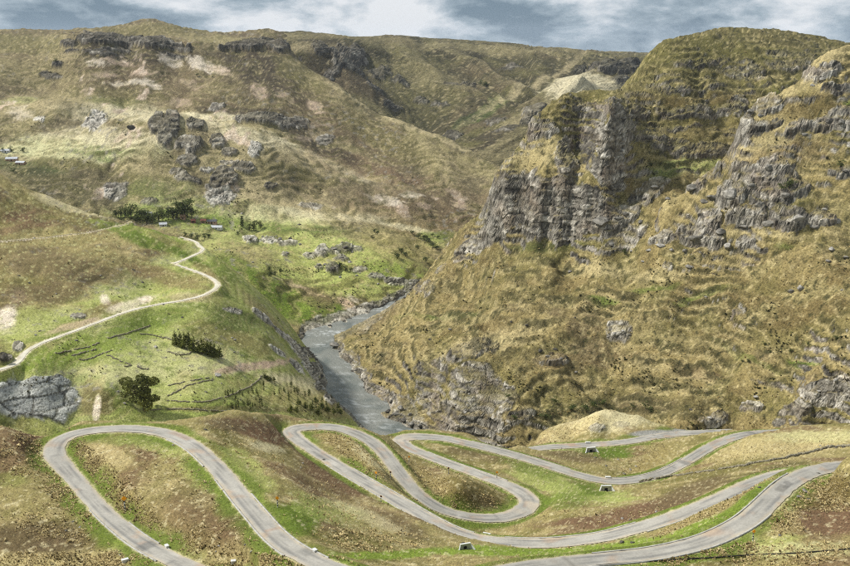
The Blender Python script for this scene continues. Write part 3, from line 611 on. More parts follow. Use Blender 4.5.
def jointing(L, key):
    x, y, z, px, py, n_mid = L['x'], L['y'], L['z'], L['px'], L['py'], L['n_mid']
    rock, tone = L['rock0'], L['tone0']
    nz = n_mid if key != 'far_hills' else fbm2(x / 26, y / 26, 4, 15)
    if key in ('canyon_mountain',):
        # boulders and bare rock along the water line
        rb = (1 - sstep(3.0, 9.0, z + n_mid * 5)) * (np.hypot(x, y) < 760)
        rock = np.maximum(rock, rb); tone = np.where(rb > 0.4, 0.55, tone)
    if key == 'terrace_hillside':
        rb = (1 - sstep(3.0, 9.0, z + n_mid * 4)); rock = np.maximum(rock, rb); tone = np.where(rb > 0.4, 0.6, tone)
    if key == 'rolling_hills':
        rb = (1 - sstep(2.0, 5.0, z + n_mid * 2)) * (y < 760); rock = np.maximum(rock, rb); tone = np.where(rb > 0.4, 0.6, tone)
    # steep ground shows rock too
    N = grid_normals(x, y, z)
    if key in ('canyon_mountain', 'rocky_spur'):
        st = sstep(0.50, 0.34, N[..., 2] + n_mid * 0.10)
        rock = np.maximum(rock, st * 0.9)
    if key == 'far_hills':
        rock = np.maximum(rock, 0.75 * sstep(0.56, 0.42, N[..., 2] + nz * 0.14) * (ell(px, py, 582, 84, 36, 14) > 1))
    # blocky relief along the surface normal where there is rock
    m = rock > 0.05
    X, Y, Zz = x[m], y[m], z[m]
    sc = {'road_hillside': 1.5, 'terrace_hillside': 8.0, 'canyon_mountain': 6.5, 'rocky_spur': 6.5, 'rolling_hills': 8.0, 'far_hills': 22.0}[key]
    cid, e1 = blocks(X, Y, Zz, sc * 1.3, sc * 0.55, 1)
    cid2, e2 = blocks(X, Y, Zz, sc * 0.55, sc * 0.2, 2)
    gap, gap2 = e1, e2
    d = ((cid - 0.5) * 0.75 + (cid2 - 0.5) * 0.34 - 0.22 * (1 - sstep(0.0, 0.10, e1)) - 0.08 * (1 - sstep(0.0, 0.12, e2)) + 0.4 * perlin3(X / sc / 2, Y / sc / 2, Zz / sc / 2, 4)) * sc * (0.25 if key != 'terrace_hillside' else 0.14)
    d = d * sstep(0.15, 0.8, rock[m])
    out = np.zeros(x.shape); out[m] = d
    Nr = N.copy(); Nr[..., 2] *= 0.6
    x = x + Nr[..., 0] * out; y = y + Nr[..., 1] * out; z = z + Nr[..., 2] * out
    cc = np.zeros(x.shape, np.float32); cc[m] = cid * 0.6 + cid2 * 0.4
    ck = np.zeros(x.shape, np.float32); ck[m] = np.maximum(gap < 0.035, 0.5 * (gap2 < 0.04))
    L.update(x=x, y=y, z=z, rock=rock, tone=tone, cell=cc, crack=ck, N=grid_normals(x, y, z))
for _k, _L in LAYERS.items():
    displace(_L, _k)

# ------------------------------------------------------------------ patches of ground cover, some painting hill shade and crest light: centre, radii, turn, cover, strength
PATCH = {
 'road_hillside': [
    (262, 432, 36, 10, 14, 'soil', .9), (225, 426, 22, 6, 8, 'brown', .7), (335, 478, 46, 14, 28, 'soil', .75), (400, 525, 30, 8, 25, 'brown', .6), (640, 512, 75, 8, -12, 'soil', .95), (600, 520, 60, 5, -5, 'soil', .8), (690, 492, 40, 9, -22, 'brown', .7), (826, 517, 34, 20, 0, 'soil', .95), (236, 522, 18, 22, 30, 'soil_dk', .6), (205, 505, 40, 20, 20, 'brown', .4),
    (35, 540, 60, 18, 0, 'soil_dk', .6), (200, 525, 50, 18, 25, 'soil', .45), (45, 465, 30, 8, 40, 'soil', .5), (18, 492, 32, 15, 0, 'khaki', .5), (10, 478, 16, 8, 0, 'green', .3), (28, 441, 20, 9, 10, 'soil', .9), (478, 503, 30, 8, 12, 'brown', .6), (505, 458, 34, 6, 16, 'soil', .5), (470, 453, 30, 6, 14, 'brown', .5), (600, 419, 50, 12, 0, 'tan_lt', .7), (570, 430, 34, 8, -18, 'gold_lt', .6), (785, 446, 70, 13, -6, 'gold_lt', .6), (820, 436, 50, 6, 0, 'pasture_lt', .5), (600, 452, 34, 7, 0, 'green', .9), (590, 495, 46, 9, 5, 'pasture', .8), (575, 488, 30, 8, 10, 'green', .8), (545, 480, 36, 12, 20, 'pasture', .7), (560, 500, 30, 8, 0, 'green', .6), (530, 470, 30, 5, 18, 'green', .5),
    (300, 518, 22, 16, 20, 'green', .9), (330, 512, 40, 12, 20, 'pasture', .5), (350, 540, 40, 12, 10, 'olive', .6), (370, 528, 30, 6, 15, 'khaki', .5), (365, 515, 40, 6, 22, 'tan_lt', .4), (160, 447, 40, 8, 10, 'pasture', .6), (130, 440, 40, 6, 0, 'green', .35), (205, 478, 30, 14, 40, 'pasture', .4), (110, 455, 20, 8, 20, 'tan', .7), (95, 470, 30, 8, 55, 'gold', .5), (125, 495, 34, 8, 45, 'gold', .5), (250, 470, 30, 10, 40, 'pasture', .6), (275, 455, 30, 6, 20, 'khaki', .6), (265, 447, 18, 4, 10, 'tan_lt', .7),
    (345, 445, 40, 9, 30, 'gold', .5), (370, 455, 20, 8, 40, 'tan_lt', .5), (430, 480, 40, 10, 35, 'gold', .5), (470, 490, 40, 8, 18, 'gold_dk', .4), (390, 555, 60, 4, -3, 'green_br', .9), (470, 552, 60, 5, -1, 'green_br', .95), (560, 550, 60, 5, -2, 'green_br', .95), (640, 544, 50, 5, -8, 'green_br', .95), (700, 528, 40, 6, -22, 'green_br', .9), (750, 503, 30, 6, -38, 'green_br', .9), (780, 485, 20, 5, -38, 'green_br', .7), (700, 516, 40, 4, -24, 'gold', .6), (740, 548, 60, 8, -10, 'pasture', .6), (700, 560, 80, 6, -4, 'olive', .6), (820, 490, 40, 18, 0, 'gold_dk', .7), (800, 550, 60, 8, 0, 'pasture_lt', .5), (660, 455, 30, 10, -30, 'khaki', .7), (650, 462, 24, 6, -35, 'gold', .6), (575, 456, 30, 5, 10, 'brown', .7), (640, 433, 30, 4, 0, 'rock', .0), (60, 560, 80, 8, 0, 'gold_lt', .5), (190, 560, 60, 6, 0, 'olive', .5), (760, 478, 40, 8, -20, 'olive_dk', .5), (720, 470, 60, 5, -12, 'olive', .6)],
 'terrace_hillside': [
    (90, 345, 80, 12, -14, 'green_br', .55), (60, 360, 40, 12, -8, 'green_br', .5), (150, 320, 40, 8, -12, 'green', .6), (215, 335, 34, 12, 10, 'olive', .6), (235, 320, 30, 12, 20, 'green_dk', .5), (255, 345, 26, 12, 15, 'khaki', .5), (120, 375, 60, 10, 0, 'pasture_lt', .6), (220, 368, 60, 7, -3, 'pasture_lt', .7), (70, 380, 30, 6, 0, 'green', .4), (110, 398, 24, 14, 0, 'green', .5), (95, 400, 20, 16, 0, 'brown', .6), (97, 408, 3.5, 12, 6, 'soil_lt', .9), (255, 366, 38, 4, -8, 'soil_pk', .9), (215, 408, 60, 6, 0, 'green_br', .4), (300, 385, 40, 9, 12, 'tan_lt', .8), (290, 400, 60, 14, 12, 'khaki', .6), (250, 392, 34, 6, -10, 'pasture', .6), (240, 409, 80, 3, 1, 'brown', .5), (330, 405, 20, 10, 40, 'khaki', .8), (60, 330, 30, 10, -20, 'green', .5), (35, 320, 26, 14, 0, 'pasture', .6), (6, 318, 9, 13, 30, 'soil_lt', .8), (18, 292, 8, 8, 0, 'soil_pk', .5), (105, 300, 6, 4, 45, 'soil_lt', .7), (88, 277, 20, 3, -3, 'scrub', .8), (62, 265, 90, 14, 8, 'brown', .55), (40, 290, 50, 10, 0, 'brown', .6), (120, 262, 60, 8, 14, 'khaki', .5), (160, 275, 40, 8, 14, 'soil', .45), (100, 310, 24, 6, -20, 'soil', .5), (130, 305, 26, 5, -16, 'soil_lt', .5), (75, 325, 30, 3, -16, 'soil_pk', .6), (145, 300, 7, 4, -15, 'soil_lt', .9), (190, 298, 20, 5, 0, 'soil_pk', .4),
    (18, 214, 20, 6, 5, 'soil', .8), (40, 223, 26, 5, -3, 'soil', .7), (35, 208, 20, 3, 12, 'soil', .5), (8, 228, 20, 4, 0, 'soil', .5), (75, 205, 40, 5, 14, 'tan_lt', .6), (80, 222, 40, 5, 8, 'olive', .5), (135, 230, 40, 6, 12, 'green_br', .7), (150, 240, 34, 7, 18, 'green', .8), (170, 236, 20, 5, 24, 'green_br', .6), (160, 238, 20, 4, 24, 'khaki', .5), (190, 258, 20, 4, 25, 'green', .9), (225, 275, 20, 8, 45, 'green', .6), (250, 300, 26, 8, 42, 'pasture', .6), (265, 315, 30, 5, 44, 'tan', .6), (205, 270, 16, 4, 35, 'soil', .4)],
 'canyon_mountain': [
    (560, 248, 66, 9, -6, 'olive', .6), (545, 244, 40, 5, 0, 'green_dk', .4), (604, 304, 16, 4, 0, 'green', .7), (530, 262, 40, 8, -20, 'olive', .5), (655, 285, 24, 3, -10, 'green', .5), (805, 357, 14, 5, 20, 'green', .8), (745, 348, 40, 2.5, 25, 'green', .4), (700, 292, 26, 3, -18, 'green', .6), (730, 283, 20, 3, -14, 'olive', .5), (600, 265, 34, 8, -5, 'gold_lt', .5), (660, 270, 30, 7, -3, 'gold_lt', .5), (440, 300, 50, 14, -35, 'gold', .5), (420, 315, 20, 3, -5, 'green', .6), (455, 310, 30, 3, -8, 'green_dk', .5), (400, 330, 34, 10, -35, 'gold', .6), (480, 340, 60, 10, -15, 'gold_lt', .5), (590, 355, 50, 10, 0, 'soil', .3), (700, 365, 26, 5, 5, 'soil', .5), (670, 335, 60, 8, 5, 'khaki', .5), (560, 400, 30, 20, 30, 'olive', .5), (600, 418, 30, 14, 20, 'olive_dk', .5), (540, 412, 20, 10, 0, 'scrub', .5), (470, 380, 60, 30, 0, 'olive', .45), (650, 405, 60, 14, 0, 'olive_dk', .4), (640, 400, 30, 10, 0, 'brown', .4), (800, 405, 60, 12, 0, 'olive', .4), (480, 205, 20, 20, -50, 'olive', .5), (540, 150, 40, 16, -20, 'gold_lt', .5), (560, 165, 30, 8, 0, 'gold', .5), (575, 130, 16, 24, 10, 'olive', .7), (600, 100, 30, 6, 0, 'gold', .5), (690, 50, 60, 16, 0, 'olive', .6), (700, 98, 60, 6, 0, 'gold_dk', .6), (690, 130, 40, 6, 0, 'gold', .5), (690, 165, 40, 8, -5, 'pasture', .6), (670, 170, 30, 6, -5, 'green', .4), (780, 85, 30, 8, -10, 'olive', .7), (790, 92, 26, 5, -20, 'green', .4), (750, 50, 60, 8, 5, 'olive', .6), (620, 75, 40, 12, -40, 'olive', .5)],
 'rocky_spur': [
    (810, 170, 50, 14, 0, 'gold', .6), (820, 105, 50, 10, -5, 'gold_dk', .5), (770, 140, 40, 10, -20, 'gold_lt', .5), (740, 150, 14, 8, -60, 'gold_lt', .6), (848, 100, 6, 3, 0, 'green', .7), (820, 60, 40, 8, -20, 'gold_lt', .5), (760, 230, 60, 4, 0, 'gold_lt', .5), (785, 243, 10, 4, 0, 'green', .5), (850, 185, 30, 10, 0, 'gold', .6), (790, 150, 60, 10, -10, 'soil', .25)],
 'rolling_hills': [
    (240, 110, 56, 6, 10, 'brown_dk', .8), (310, 128, 44, 10, 22, 'brown_dk', .55), (355, 128, 70, 16, 26, 'brown', .6), (150, 96, 110, 7, 2, 'brown', .6), (365, 102, 50, 2.5, 26, 'tan', .8), (440, 136, 40, 2.5, 25, 'tan', .8), (215, 113, 60, 3.5, 6, 'tan_lt', .8), (300, 147, 40, 3.5, 24, 'tan_lt', .8), (350, 172, 30, 3, 26, 'tan_lt', .7), (330, 150, 50, 7, 26, 'brown_dk', .7), (390, 168, 40, 8, 20, 'brown', .6),  # ridge light painted in: crest highlights pale, shaded ground behind them dark
    (300, 245, 110, 34, 10, 'pasture', .75), (350, 275, 70, 22, 10, 'pasture', .8), (200, 212, 90, 12, 4, 'pasture', .7), (300, 205, 90, 12, 8, 'tan', .6), (420, 215, 80, 20, 10, 'soil', .3),
    (70, 147, 80, 14, 2, 'pasture_lt', .8), (110, 135, 60, 10, 5, 'tan_lt', .6), (135, 112, 70, 8, 4, 'tan_lt', .7), (250, 135, 50, 7, 18, 'tan_lt', .7), (310, 160, 40, 8, 22, 'tan', .6), (95, 155, 30, 3, 10, 'green', .5), (108, 150, 18, 2, -12, 'green', .7), (95, 146, 12, 2, -12, 'green', .6), (125, 154, 14, 3, -10, 'green_dk', .5), (30, 167, 40, 7, 5, 'green_dk', .7), (70, 165, 40, 6, 8, 'olive', .7), (60, 185, 60, 12, 15, 'olive_dk', .6), (130, 185, 40, 14, 10, 'olive', .5), (100, 178, 30, 8, 10, 'brown_dk', .5), (160, 190, 40, 10, 0, 'green', .4), (200, 205, 50, 10, 0, 'pasture', .6), (165, 214, 50, 8, 3, 'green_br', .7), (215, 218, 30, 8, 5, 'green_br', .7), (275, 212, 50, 8, 4, 'pasture_lt', .7), (300, 230, 50, 10, 8, 'pasture', .7), (285, 225, 40, 4, 5, 'green', .5), (315, 226, 30, 3, 0, 'green_dk', .5), (260, 255, 40, 12, 12, 'tan', .5), (310, 270, 50, 16, 10, 'pasture', .6), (235, 265, 20, 14, 40, 'green', .6), (285, 300, 46, 20, 25, 'green_br', .9), (270, 285, 30, 8, 30, 'green', .8), (320, 315, 30, 8, -15, 'green', .9), (315, 295, 20, 10, 30, 'brown', .5), (350, 305, 14, 5, 35, 'soil_pk', .95), (355, 300, 10, 4, 30, 'soil_lt', .8), (300, 285, 24, 3, 20, 'soil_pk', .7), (380, 285, 40, 14, 0, 'pasture', .6), (390, 270, 30, 10, 10, 'green_br', .5), (385, 240, 44, 10, 20, 'khaki', .6), (400, 225, 40, 3, 12, 'tan_lt', .7), (435, 240, 14, 8, 20, 'pasture', .6), (440, 235, 20, 5, 0, 'green', .5), (330, 212, 60, 4, 6, 'tan_lt', .5),
    (430, 198, 70, 22, 8, 'soil', .35), (440, 205, 50, 16, 5, 'brown', .5), (388, 199, 16, 4, 10, 'soil_lt', .9), (408, 196, 10, 3, 0, 'soil_lt', .8), (375, 197, 10, 3, 15, 'soil_lt', .8), (460, 200, 12, 4, 30, 'soil_pk', .6), (425, 205, 8, 3, 0, 'soil_pk', .7), (330, 185, 60, 14, 10, 'brown', .5), (360, 165, 60, 10, 15, 'soil', .35), (300, 170, 40, 6, 10, 'olive', .5), (320, 115, 60, 14, 25, 'brown', .7), (380, 135, 50, 10, 28, 'olive', .5), (330, 150, 30, 5, 20, 'brown_dk', .5), (270, 88, 50, 10, 15, 'brown_dk', .5), (262, 66, 46, 17, 12, 'brown_dk', .95), (300, 72, 30, 10, 35, 'olive', .5),  # includes the shade of slopes facing away from the sun, painted brown
    (125, 50, 70, 13, 3, 'brown_dk', .85), (125, 75, 85, 14, 3, 'brown', .75), (100, 95, 60, 8, 0, 'olive', .5), (40, 100, 50, 10, 0, 'tan', .4), (92, 62, 14, 4, 10, 'soil_lt', .7), (120, 61, 14, 3, 5, 'soil_pk', .7), (172, 60, 12, 5, 20, 'soil_lt', .7), (205, 62, 18, 5, 20, 'soil_lt', .8), (220, 68, 14, 3, 22, 'soil_pk', .8), (130, 82, 22, 3, -3, 'soil_lt', .7), (100, 76, 18, 3, -10, 'soil_pk', .7), (150, 72, 20, 3, -5, 'soil_pk', .6), (150, 84, 14, 2.5, 10, 'soil_lt', .7), (190, 80, 14, 3, 10, 'soil_pk', .5), (180, 98, 10, 3, 0, 'soil_pk', .6), (260, 90, 8, 6, 30, 'soil_pk', .7), (315, 105, 10, 4, 40, 'soil_pk', .7), (285, 95, 14, 4, 30, 'soil_pk', .5), (18, 110, 12, 6, 10, 'soil_lt', .5), (60, 47, 20, 14, 0, 'tan', .6), (20, 42, 50, 10, 0, 'olive', .6), (30, 70, 60, 14, 5, 'khaki', .5), (150, 28, 60, 6, 0, 'olive', .5), (220, 38, 40, 4, 5, 'khaki', .7), (15, 55, 12, 5, 0, 'brown', .4), (15, 98, 20, 4, 0, 'pasture', .5), (120, 100, 30, 4, 0, 'green', .3)],
 'far_hills': [
    (582, 85, 36, 14, 0, 'tan_lt', .85), (488, 104, 30, 5, -28, 'green', .6), (470, 112, 20, 4, -20, 'green_dk', .5), (345, 66, 44, 22, 30, 'brown_dk', .6), (420, 75, 50, 20, 25, 'olive', .5), (400, 42, 60, 4, 6, 'khaki', .4), (500, 47, 80, 3, 2, 'khaki', .6), (300, 36, 50, 3, 0, 'khaki', .5), (310, 46, 40, 4, 0, 'tan', .4), (430, 70, 40, 12, 20, 'khaki', .4), (560, 105, 50, 8, -20, 'tan', .4), (500, 150, 40, 8, -15, 'khaki', .5), (540, 75, 60, 3, -30, 'tan', .5), (510, 90, 60, 3, -30, 'tan', .4), (360, 85, 40, 10, 25, 'brown', .5)],  # includes the shade on the left slope, painted in brown
}
BASE = {   # covers mixed by large and small noise
 'road_hillside': ('khaki', 'olive', 'tan', 'soil'), 'terrace_hillside': ('pasture', 'pasture_lt', 'khaki', 'green'),
 'canyon_mountain': ('gold', 'gold_dk', 'khaki', 'brown'), 'rocky_spur': ('gold', 'gold_lt', 'gold_dk', 'olive'),
 'rolling_hills': ('khaki', 'brown', 'olive', 'tan'), 'far_hills': ('olive', 'brown', 'olive_dk', 'brown_dk')}

def colour(L, key):
    x, y, z, px, py, N, rock = L['x'], L['y'], L['z'], L['px'], L['py'], L['N'], L['rock']
    nm, nf = L['n_mid'], L['n_fine']
    sc = {'road_hillside': 1.0, 'terrace_hillside': 1.6, 'canyon_mountain': 2.2, 'rocky_spur': 2.2, 'rolling_hills': 3.5, 'far_hills': 7.0}[key]
    big = fbm2(x / (28 * sc) + 5, y / (28 * sc), 5, 81, 0.6)
    med = fbm2(x / (9 * sc), y / (9 * sc) + 2, 4, 83, 0.6)
    sml = fbm2(x / (1.6 * sc), y / (1.6 * sc), 3, 85, 0.65)
    a, b, c_, d_ = BASE[key]
    c = np.broadcast_to(PAL[a], x.shape + (3,)).copy()
    if key == 'terrace_hillside':       # drier and browner above the dirt road
        upper = sstep(119.5 * S, 124 * S, z + nm * 1.2) * (np.hypot(x, y) > 330)
        c = mixc(c, 'khaki', upper); c = mixc(c, 'brown', upper * sstep(-0.1, 0.4, big)); c = mixc(c, 'tan', upper * sstep(0.1, 0.5, -med))
        c = mixc(c, b, (1 - upper) * sstep(-0.1, 0.5, big) * 0.8); c = mixc(c, d_, (1 - upper) * sstep(0.05, 0.5, med) * 0.55); c = mixc(c, c_, (1 - upper) * sstep(0.1, 0.6, -big) * 0.7)
    else:
        c = mixc(c, b, sstep(-0.15, 0.4, big) * 0.75)
        c = mixc(c, c_, sstep(-0.05, 0.4, med) * 0.7)
        c = mixc(c, d_, sstep(0.05, 0.5, -big + med * 0.4) * 0.75)
    if key == 'canyon_mountain':
        c = mixc(c, 'olive', 0.6 * sstep(200, 120, py + big * 40)); c = mixc(c, 'olive_dk', 0.45 * sstep(110, 50, py + med * 40))
    # gullies are coloured darker, crests paler
    g = L['gul']
    if key in ('rolling_hills', 'far_hills'):
        c = mixc(c, 'brown_dk' if key == 'rolling_hills' else 'olive_dk', 0.6 * sstep(0.25, 0.7, g + med * 0.2))
        c = mixc(c, 'tan', (0.5 if key == 'rolling_hills' else 0.2) * sstep(0.12, 0.0, g + med * 0.12))
        if key == 'rolling_hills':
            c = mixc(c, 'brown', 0.55 * sstep(112, 80, py + big * 25))
    elif key != 'road_hillside':
        c = mixc(c, 'olive', 0.5 * sstep(0.25, 0.6, g + med * 0.2))
    rag = med * 0.6 + sml * 0.4
    for cx_, cy_, rx, ry, ang, cov_, st in PATCH.get(key, ()):
        q = 2.2 * max(rx, ry) + 6
        m = (np.abs(px - cx_) < q) & (np.abs(py - cy_) < q)
        if m.any():
            bare = cov_.startswith('soil_') and key == 'rolling_hills'
            w = np.minimum(blob(px[m], py[m], rag[m], cx_, cy_, rx, ry, ang, 0.25 if bare else 0.35, 1.5 if bare else 0.75) * st * (0.85 if bare else 1.2), 1)
            c[m] = mixc(c[m], cov_, w)
    # risers of the terracettes are coloured darker, their lips paler
    r = L['riser'] * (1 - 0.8 * (key == 'road_hillside'))
    dk = {'canyon_mountain': 'gold_dk', 'rocky_spur': 'gold_dk'}.get(key, 'olive')
    c = mixc(c, dk if key not in ('canyon_mountain', 'rocky_spur') else 'olive_dk', (0.72 if key in ('canyon_mountain', 'rocky_spur') else 0.55 if key == 'rolling_hills' else 0.15) * r)
    c = mixc(c, 'gold_lt' if key in ('canyon_mountain', 'rocky_spur') else 'tan', 0.4 * L['lip'] * (key != 'road_hillside'))
    # scrub specks
    spk = {'canyon_mountain': 0.75, 'rocky_spur': 0.6, 'rolling_hills': 0.4, 'far_hills': 0.4, 'terrace_hillside': 0.3, 'road_hillside': 0.3}[key]
    c = mixc(c, 'scrub' if key != 'road_hillside' else 'soil_dk', spk * sstep(0.26, 0.5, sml + 0.35 * med))
    c = mixc(c, {'canyon_mountain': 'gold_lt', 'rocky_spur': 'gold_lt', 'road_hillside': 'tan_lt', 'terrace_hillside': 'pasture_lt'}.get(key, 'tan'), 0.6 * sstep(0.2, 0.5, -sml + 0.2 * med))
    if key == 'terrace_hillside' or key == 'rolling_hills':
        c = mixc(c, 'rock', 0.6 * sstep(0.36, 0.46, fbm2(x / (2.4 * sc), y / (2.4 * sc), 2, 91)) * sstep(0.0, 0.3, big))
    if key == 'rolling_hills':      # bare pale earth in slips and scrapes
        slip = sstep(0.30, 0.42, fbm2(x / 42 + 4, y / 60, 4, 93, 0.6)) * sstep(45, 60, py) * sstep(225, 205, py) * sstep(-0.1, 0.3, fbm2(x / 260, y / 260, 2, 94))
        c = mixc(c, 'soil_pk', 0.75 * slip); c = mixc(c, 'soil_lt', 0.5 * slip * sstep(0, .3, sml))
    # rock
    t = np.clip(L['tone'] * 0.95 + (L['cell'] - 0.5) * 0.75 + sml * 0.35 + med * 0.15, 0, 1)
    if key in ('canyon_mountain', 'rocky_spur', 'rolling_hills'):     # beds and rain stains
        t = np.clip(t + 0.30 * fbm2(z / 3.0, (x + y) / 90, 3, 98) + 0.22 * fbm2((x - 0.4 * y) / 4.0, z / 40, 3, 99), 0, 1)
    rc = np.where((t < 0.5)[..., None], PAL['rock_dk'] + (PAL['rock'] - PAL['rock_dk']) * (t * 2)[..., None], PAL['rock'] + (PAL['rock_lt'] - PAL['rock']) * (t * 2 - 1)[..., None])
    if key == 'terrace_hillside':
        rc = mixc(rc, 'rock_bl', 0.45 * ((px < 90) & (py > 368)))
    if key in ('canyon_mountain', 'rocky_spur'):
        rc = mixc(rc, 'soil_pk', 0.2 * sstep(0.1, 0.45, fbm2(x / 16, z / 16, 3, 95)))
        rc = mixc(rc, 'brown', 0.3 * sstep(0.0, 0.4, fbm2(x / 9, z / 20, 3, 96)))
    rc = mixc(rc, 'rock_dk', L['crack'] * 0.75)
    ledge = sstep(0.62, 0.86, N[..., 2] + sml * 0.12) * 0.75 * {'terrace_hillside': 0.15, 'rolling_hills': 0.35, 'far_hills': 0.5}.get(key, 1)
    w = sstep(0.3, 0.55, rock + sml * 0.22) * (1 - ledge * sstep(0.5, 1.0, 1.25 - L['tone'] * 0.6))
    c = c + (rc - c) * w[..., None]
    # verges
    if key in ('road_hillside', 'terrace_hillside'):
        e = L['rd'] - L['hw']
        if key == 'road_hillside':
            v = (1 - sstep(1.6, 4.2, e + med * 2.2)) * sstep(-0.45, 0.15, fbm2(x / 16, y / 16, 3, 97) + 0.15)
            c = mixc(c, 'green', 0.85 * v); c = mixc(c, 'green_br', 0.5 * v * sstep(0, .4, med))
            c = mixc(c, 'tan_lt', (1 - sstep(0.05, 0.7, e + sml * 0.5)) * 0.7)
            # gravel pull-out by the far road
            g = blob(px, py, rag, 660, 432.6, 30, 3.6, -3, .2, .2); c = mixc(c, 'scree', g)
        else:
            c = mixc(c, 'soil_lt', (1 - sstep(0.0, 0.9, e + sml * 0.5)) * 0.9)
    grain = np.random.default_rng(5).normal(size=x.shape)
    c = c * (1 + np.clip(grain, -2, 2) * (0.07 if key != 'road_hillside' else 0.10))[..., None]
    ds = {'rolling_hills': 0.20 * sstep(260, 190, py), 'far_hills': 0.25 + 0 * py, 'canyon_mountain': 0.08 + 0 * py, 'rocky_spur': 0.08 + 0 * py}.get(key)
    if ds is not None:       # drier, greyer turf on the high ground
        c = c + (c.mean(-1, keepdims=True) * np.array([1.06, 1.0, 0.9]) - c) * ds[..., None]
    lum = c.mean(-1, keepdims=True); ml = np.exp(np.log(lum + 1e-3).mean())
    c = c * (np.maximum(lum, 1e-3) / ml) ** 0.22 * {'rolling_hills': 1.05, 'terrace_hillside': 1.06, 'far_hills': 0.76}.get(key, 1.0)
    L['col'] = np.clip(c, 0.004, 0.9)
for _k, _L in LAYERS.items():
    colour(_L, _k)

# ------------------------------------------------------------------ materials
def new_mat(name):
    m = bpy.data.materials.new(name)
    m.use_nodes = True
    nt = m.node_tree
    nt.nodes.clear()
    o = nt.nodes.new('ShaderNodeOutputMaterial')
    b = nt.nodes.new('ShaderNodeBsdfPrincipled')
    nt.links.new(b.outputs[0], o.inputs[0])
    b.inputs['Specular IOR Level'].default_value = 0.15
    b.inputs['Roughness'].default_value = 0.9
    return m, nt, b
def noise_node(nt, vec, scale, detail=3, rough=0.6):
    n = nt.nodes.new('ShaderNodeTexNoise')
    n.inputs['Scale'].default_value = scale
    n.inputs['Detail'].default_value = detail
    n.inputs['Roughness'].default_value = rough
    nt.links.new(vec, n.inputs['Vector'])
    return n.outputs[0]
def ramp_node(nt, src, pts):
    r = nt.nodes.new('ShaderNodeValToRGB')
    el = r.color_ramp.elements
    while len(el) < len(pts):
        el.new(0.5)
    for e, (p, c) in zip(el, pts):
        e.position = p
        e.color = (*c, 1) if not isinstance(c, (int, float)) else (c, c, c, 1)
    nt.links.new(src, r.inputs[0])
    return r.outputs[0]
def mul_node(nt, a, b, fac=1.0):
    n = nt.nodes.new('ShaderNodeMix')
    n.data_type = 'RGBA'; n.blend_type = 'MULTIPLY'
    n.inputs[0].default_value = fac
    for s, v in ((6, a), (7, b)):
        if isinstance(v, (tuple, list)):
            n.inputs[s].default_value = (*v, 1)
        else:
            nt.links.new(v, n.inputs[s])
    return n.outputs[2]
def bump_node(nt, b, h, strength, dist):
    n = nt.nodes.new('ShaderNodeBump')
    n.inputs['Strength'].default_value = strength
    n.inputs['Distance'].default_value = dist
    nt.links.new(h, n.inputs['Height'])
    nt.links.new(n.outputs[0], b.inputs['Normal'])
def vcol_mat(name, unit, bump=1.0, var=(0.42, 1.6), rough=0.95):
    """colour from the mesh's own cover map, broken up by fine growth and grit at the given size in metres"""
    m, nt, b = new_mat(name)
    at = nt.nodes.new('ShaderNodeAttribute'); at.attribute_name = 'Col'
    ge = nt.nodes.new('ShaderNodeNewGeometry')
    f = noise_node(nt, ge.outputs['Position'], 1.0 / unit, 4, 0.7)
    v = ramp_node(nt, f, [(0.3, var[0]), (0.5, 1.0), (0.7, var[1])])
    nt.links.new(mul_node(nt, at.outputs['Color'], v), b.inputs['Base Color'])
    if bump:
        bump_node(nt, b, f, bump, unit * 0.6)
    b.inputs['Roughness'].default_value = rough
    b.inputs['Specular IOR Level'].default_value = 0.08
    return m
MAT = {k: vcol_mat(k + '_cover', u) for k, u in dict(road_hillside=0.3, terrace_hillside=0.6, canyon_mountain=1.0, rocky_spur=1.0, rolling_hills=1.6, far_hills=4.0).items()}

# ------------------------------------------------------------------ meshes
def link(o, parent=None):
    scene.collection.objects.link(o)
    if parent is not None:
        o.parent = parent
    return o
def tag(o, label=None, cat=None, group=None, kind=None):
    for k, v in (('label', label), ('category', cat), ('group', group), ('kind', kind)):
        if v is not None:
            o[k] = v
    return o
def mesh_np(name, co, faces, mat=None, col=None, smooth=False, parent=None, flat=None):
    """faces: (n, 3) or (n, 4) int array"""
    me = bpy.data.meshes.new(name)
    co = np.asarray(co, np.float32).reshape(-1, 3); faces = np.asarray(faces, np.int32)
    k = faces.shape[1]
    me.vertices.add(len(co)); me.vertices.foreach_set('co', co.ravel())
    me.loops.add(faces.size); me.loops.foreach_set('vertex_index', faces.ravel())
    me.polygons.add(len(faces)); me.polygons.foreach_set('loop_start', np.arange(0, faces.size, k, dtype=np.int32))
    if smooth:
        me.polygons.foreach_set('use_smooth', np.ones(len(faces), bool) if flat is None else ~flat)
    me.update(calc_edges=True)
    if col is not None:
        a = me.attributes.new('Col', 'FLOAT_COLOR', 'POINT')
        a.data.foreach_set('color', np.column_stack([np.asarray(col, np.float32).reshape(-1, 3), np.ones(len(co), np.float32)]).ravel())
    if mat is not None:
        me.materials.append(mat)
    o = bpy.data.objects.new(name, me)
    return link(o, parent)
def grid_faces(nc, nr):
    i = np.arange(nc * nr).reshape(nc, nr)
    return np.stack([i[:-1, :-1], i[1:, :-1], i[1:, 1:], i[:-1, 1:]], -1).reshape(-1, 4)
LAB = dict(road_hillside=('grassy hillside that carries the winding asphalt road', 'hillside'), terrace_hillside=('green terraced hillside with the pale dirt road above the river', 'hillside'),
           canyon_mountain=('steep golden grass mountain with grey cliffs above the river', 'mountain'), rocky_spur=('golden rocky spur in front of the flat topped mountain', 'mountain'),
           rolling_hills=('rolling olive and tan hills with rock knobs across the river', 'hills'), far_hills=('distant gullied hills and plateau beyond the canyon', 'hills'))
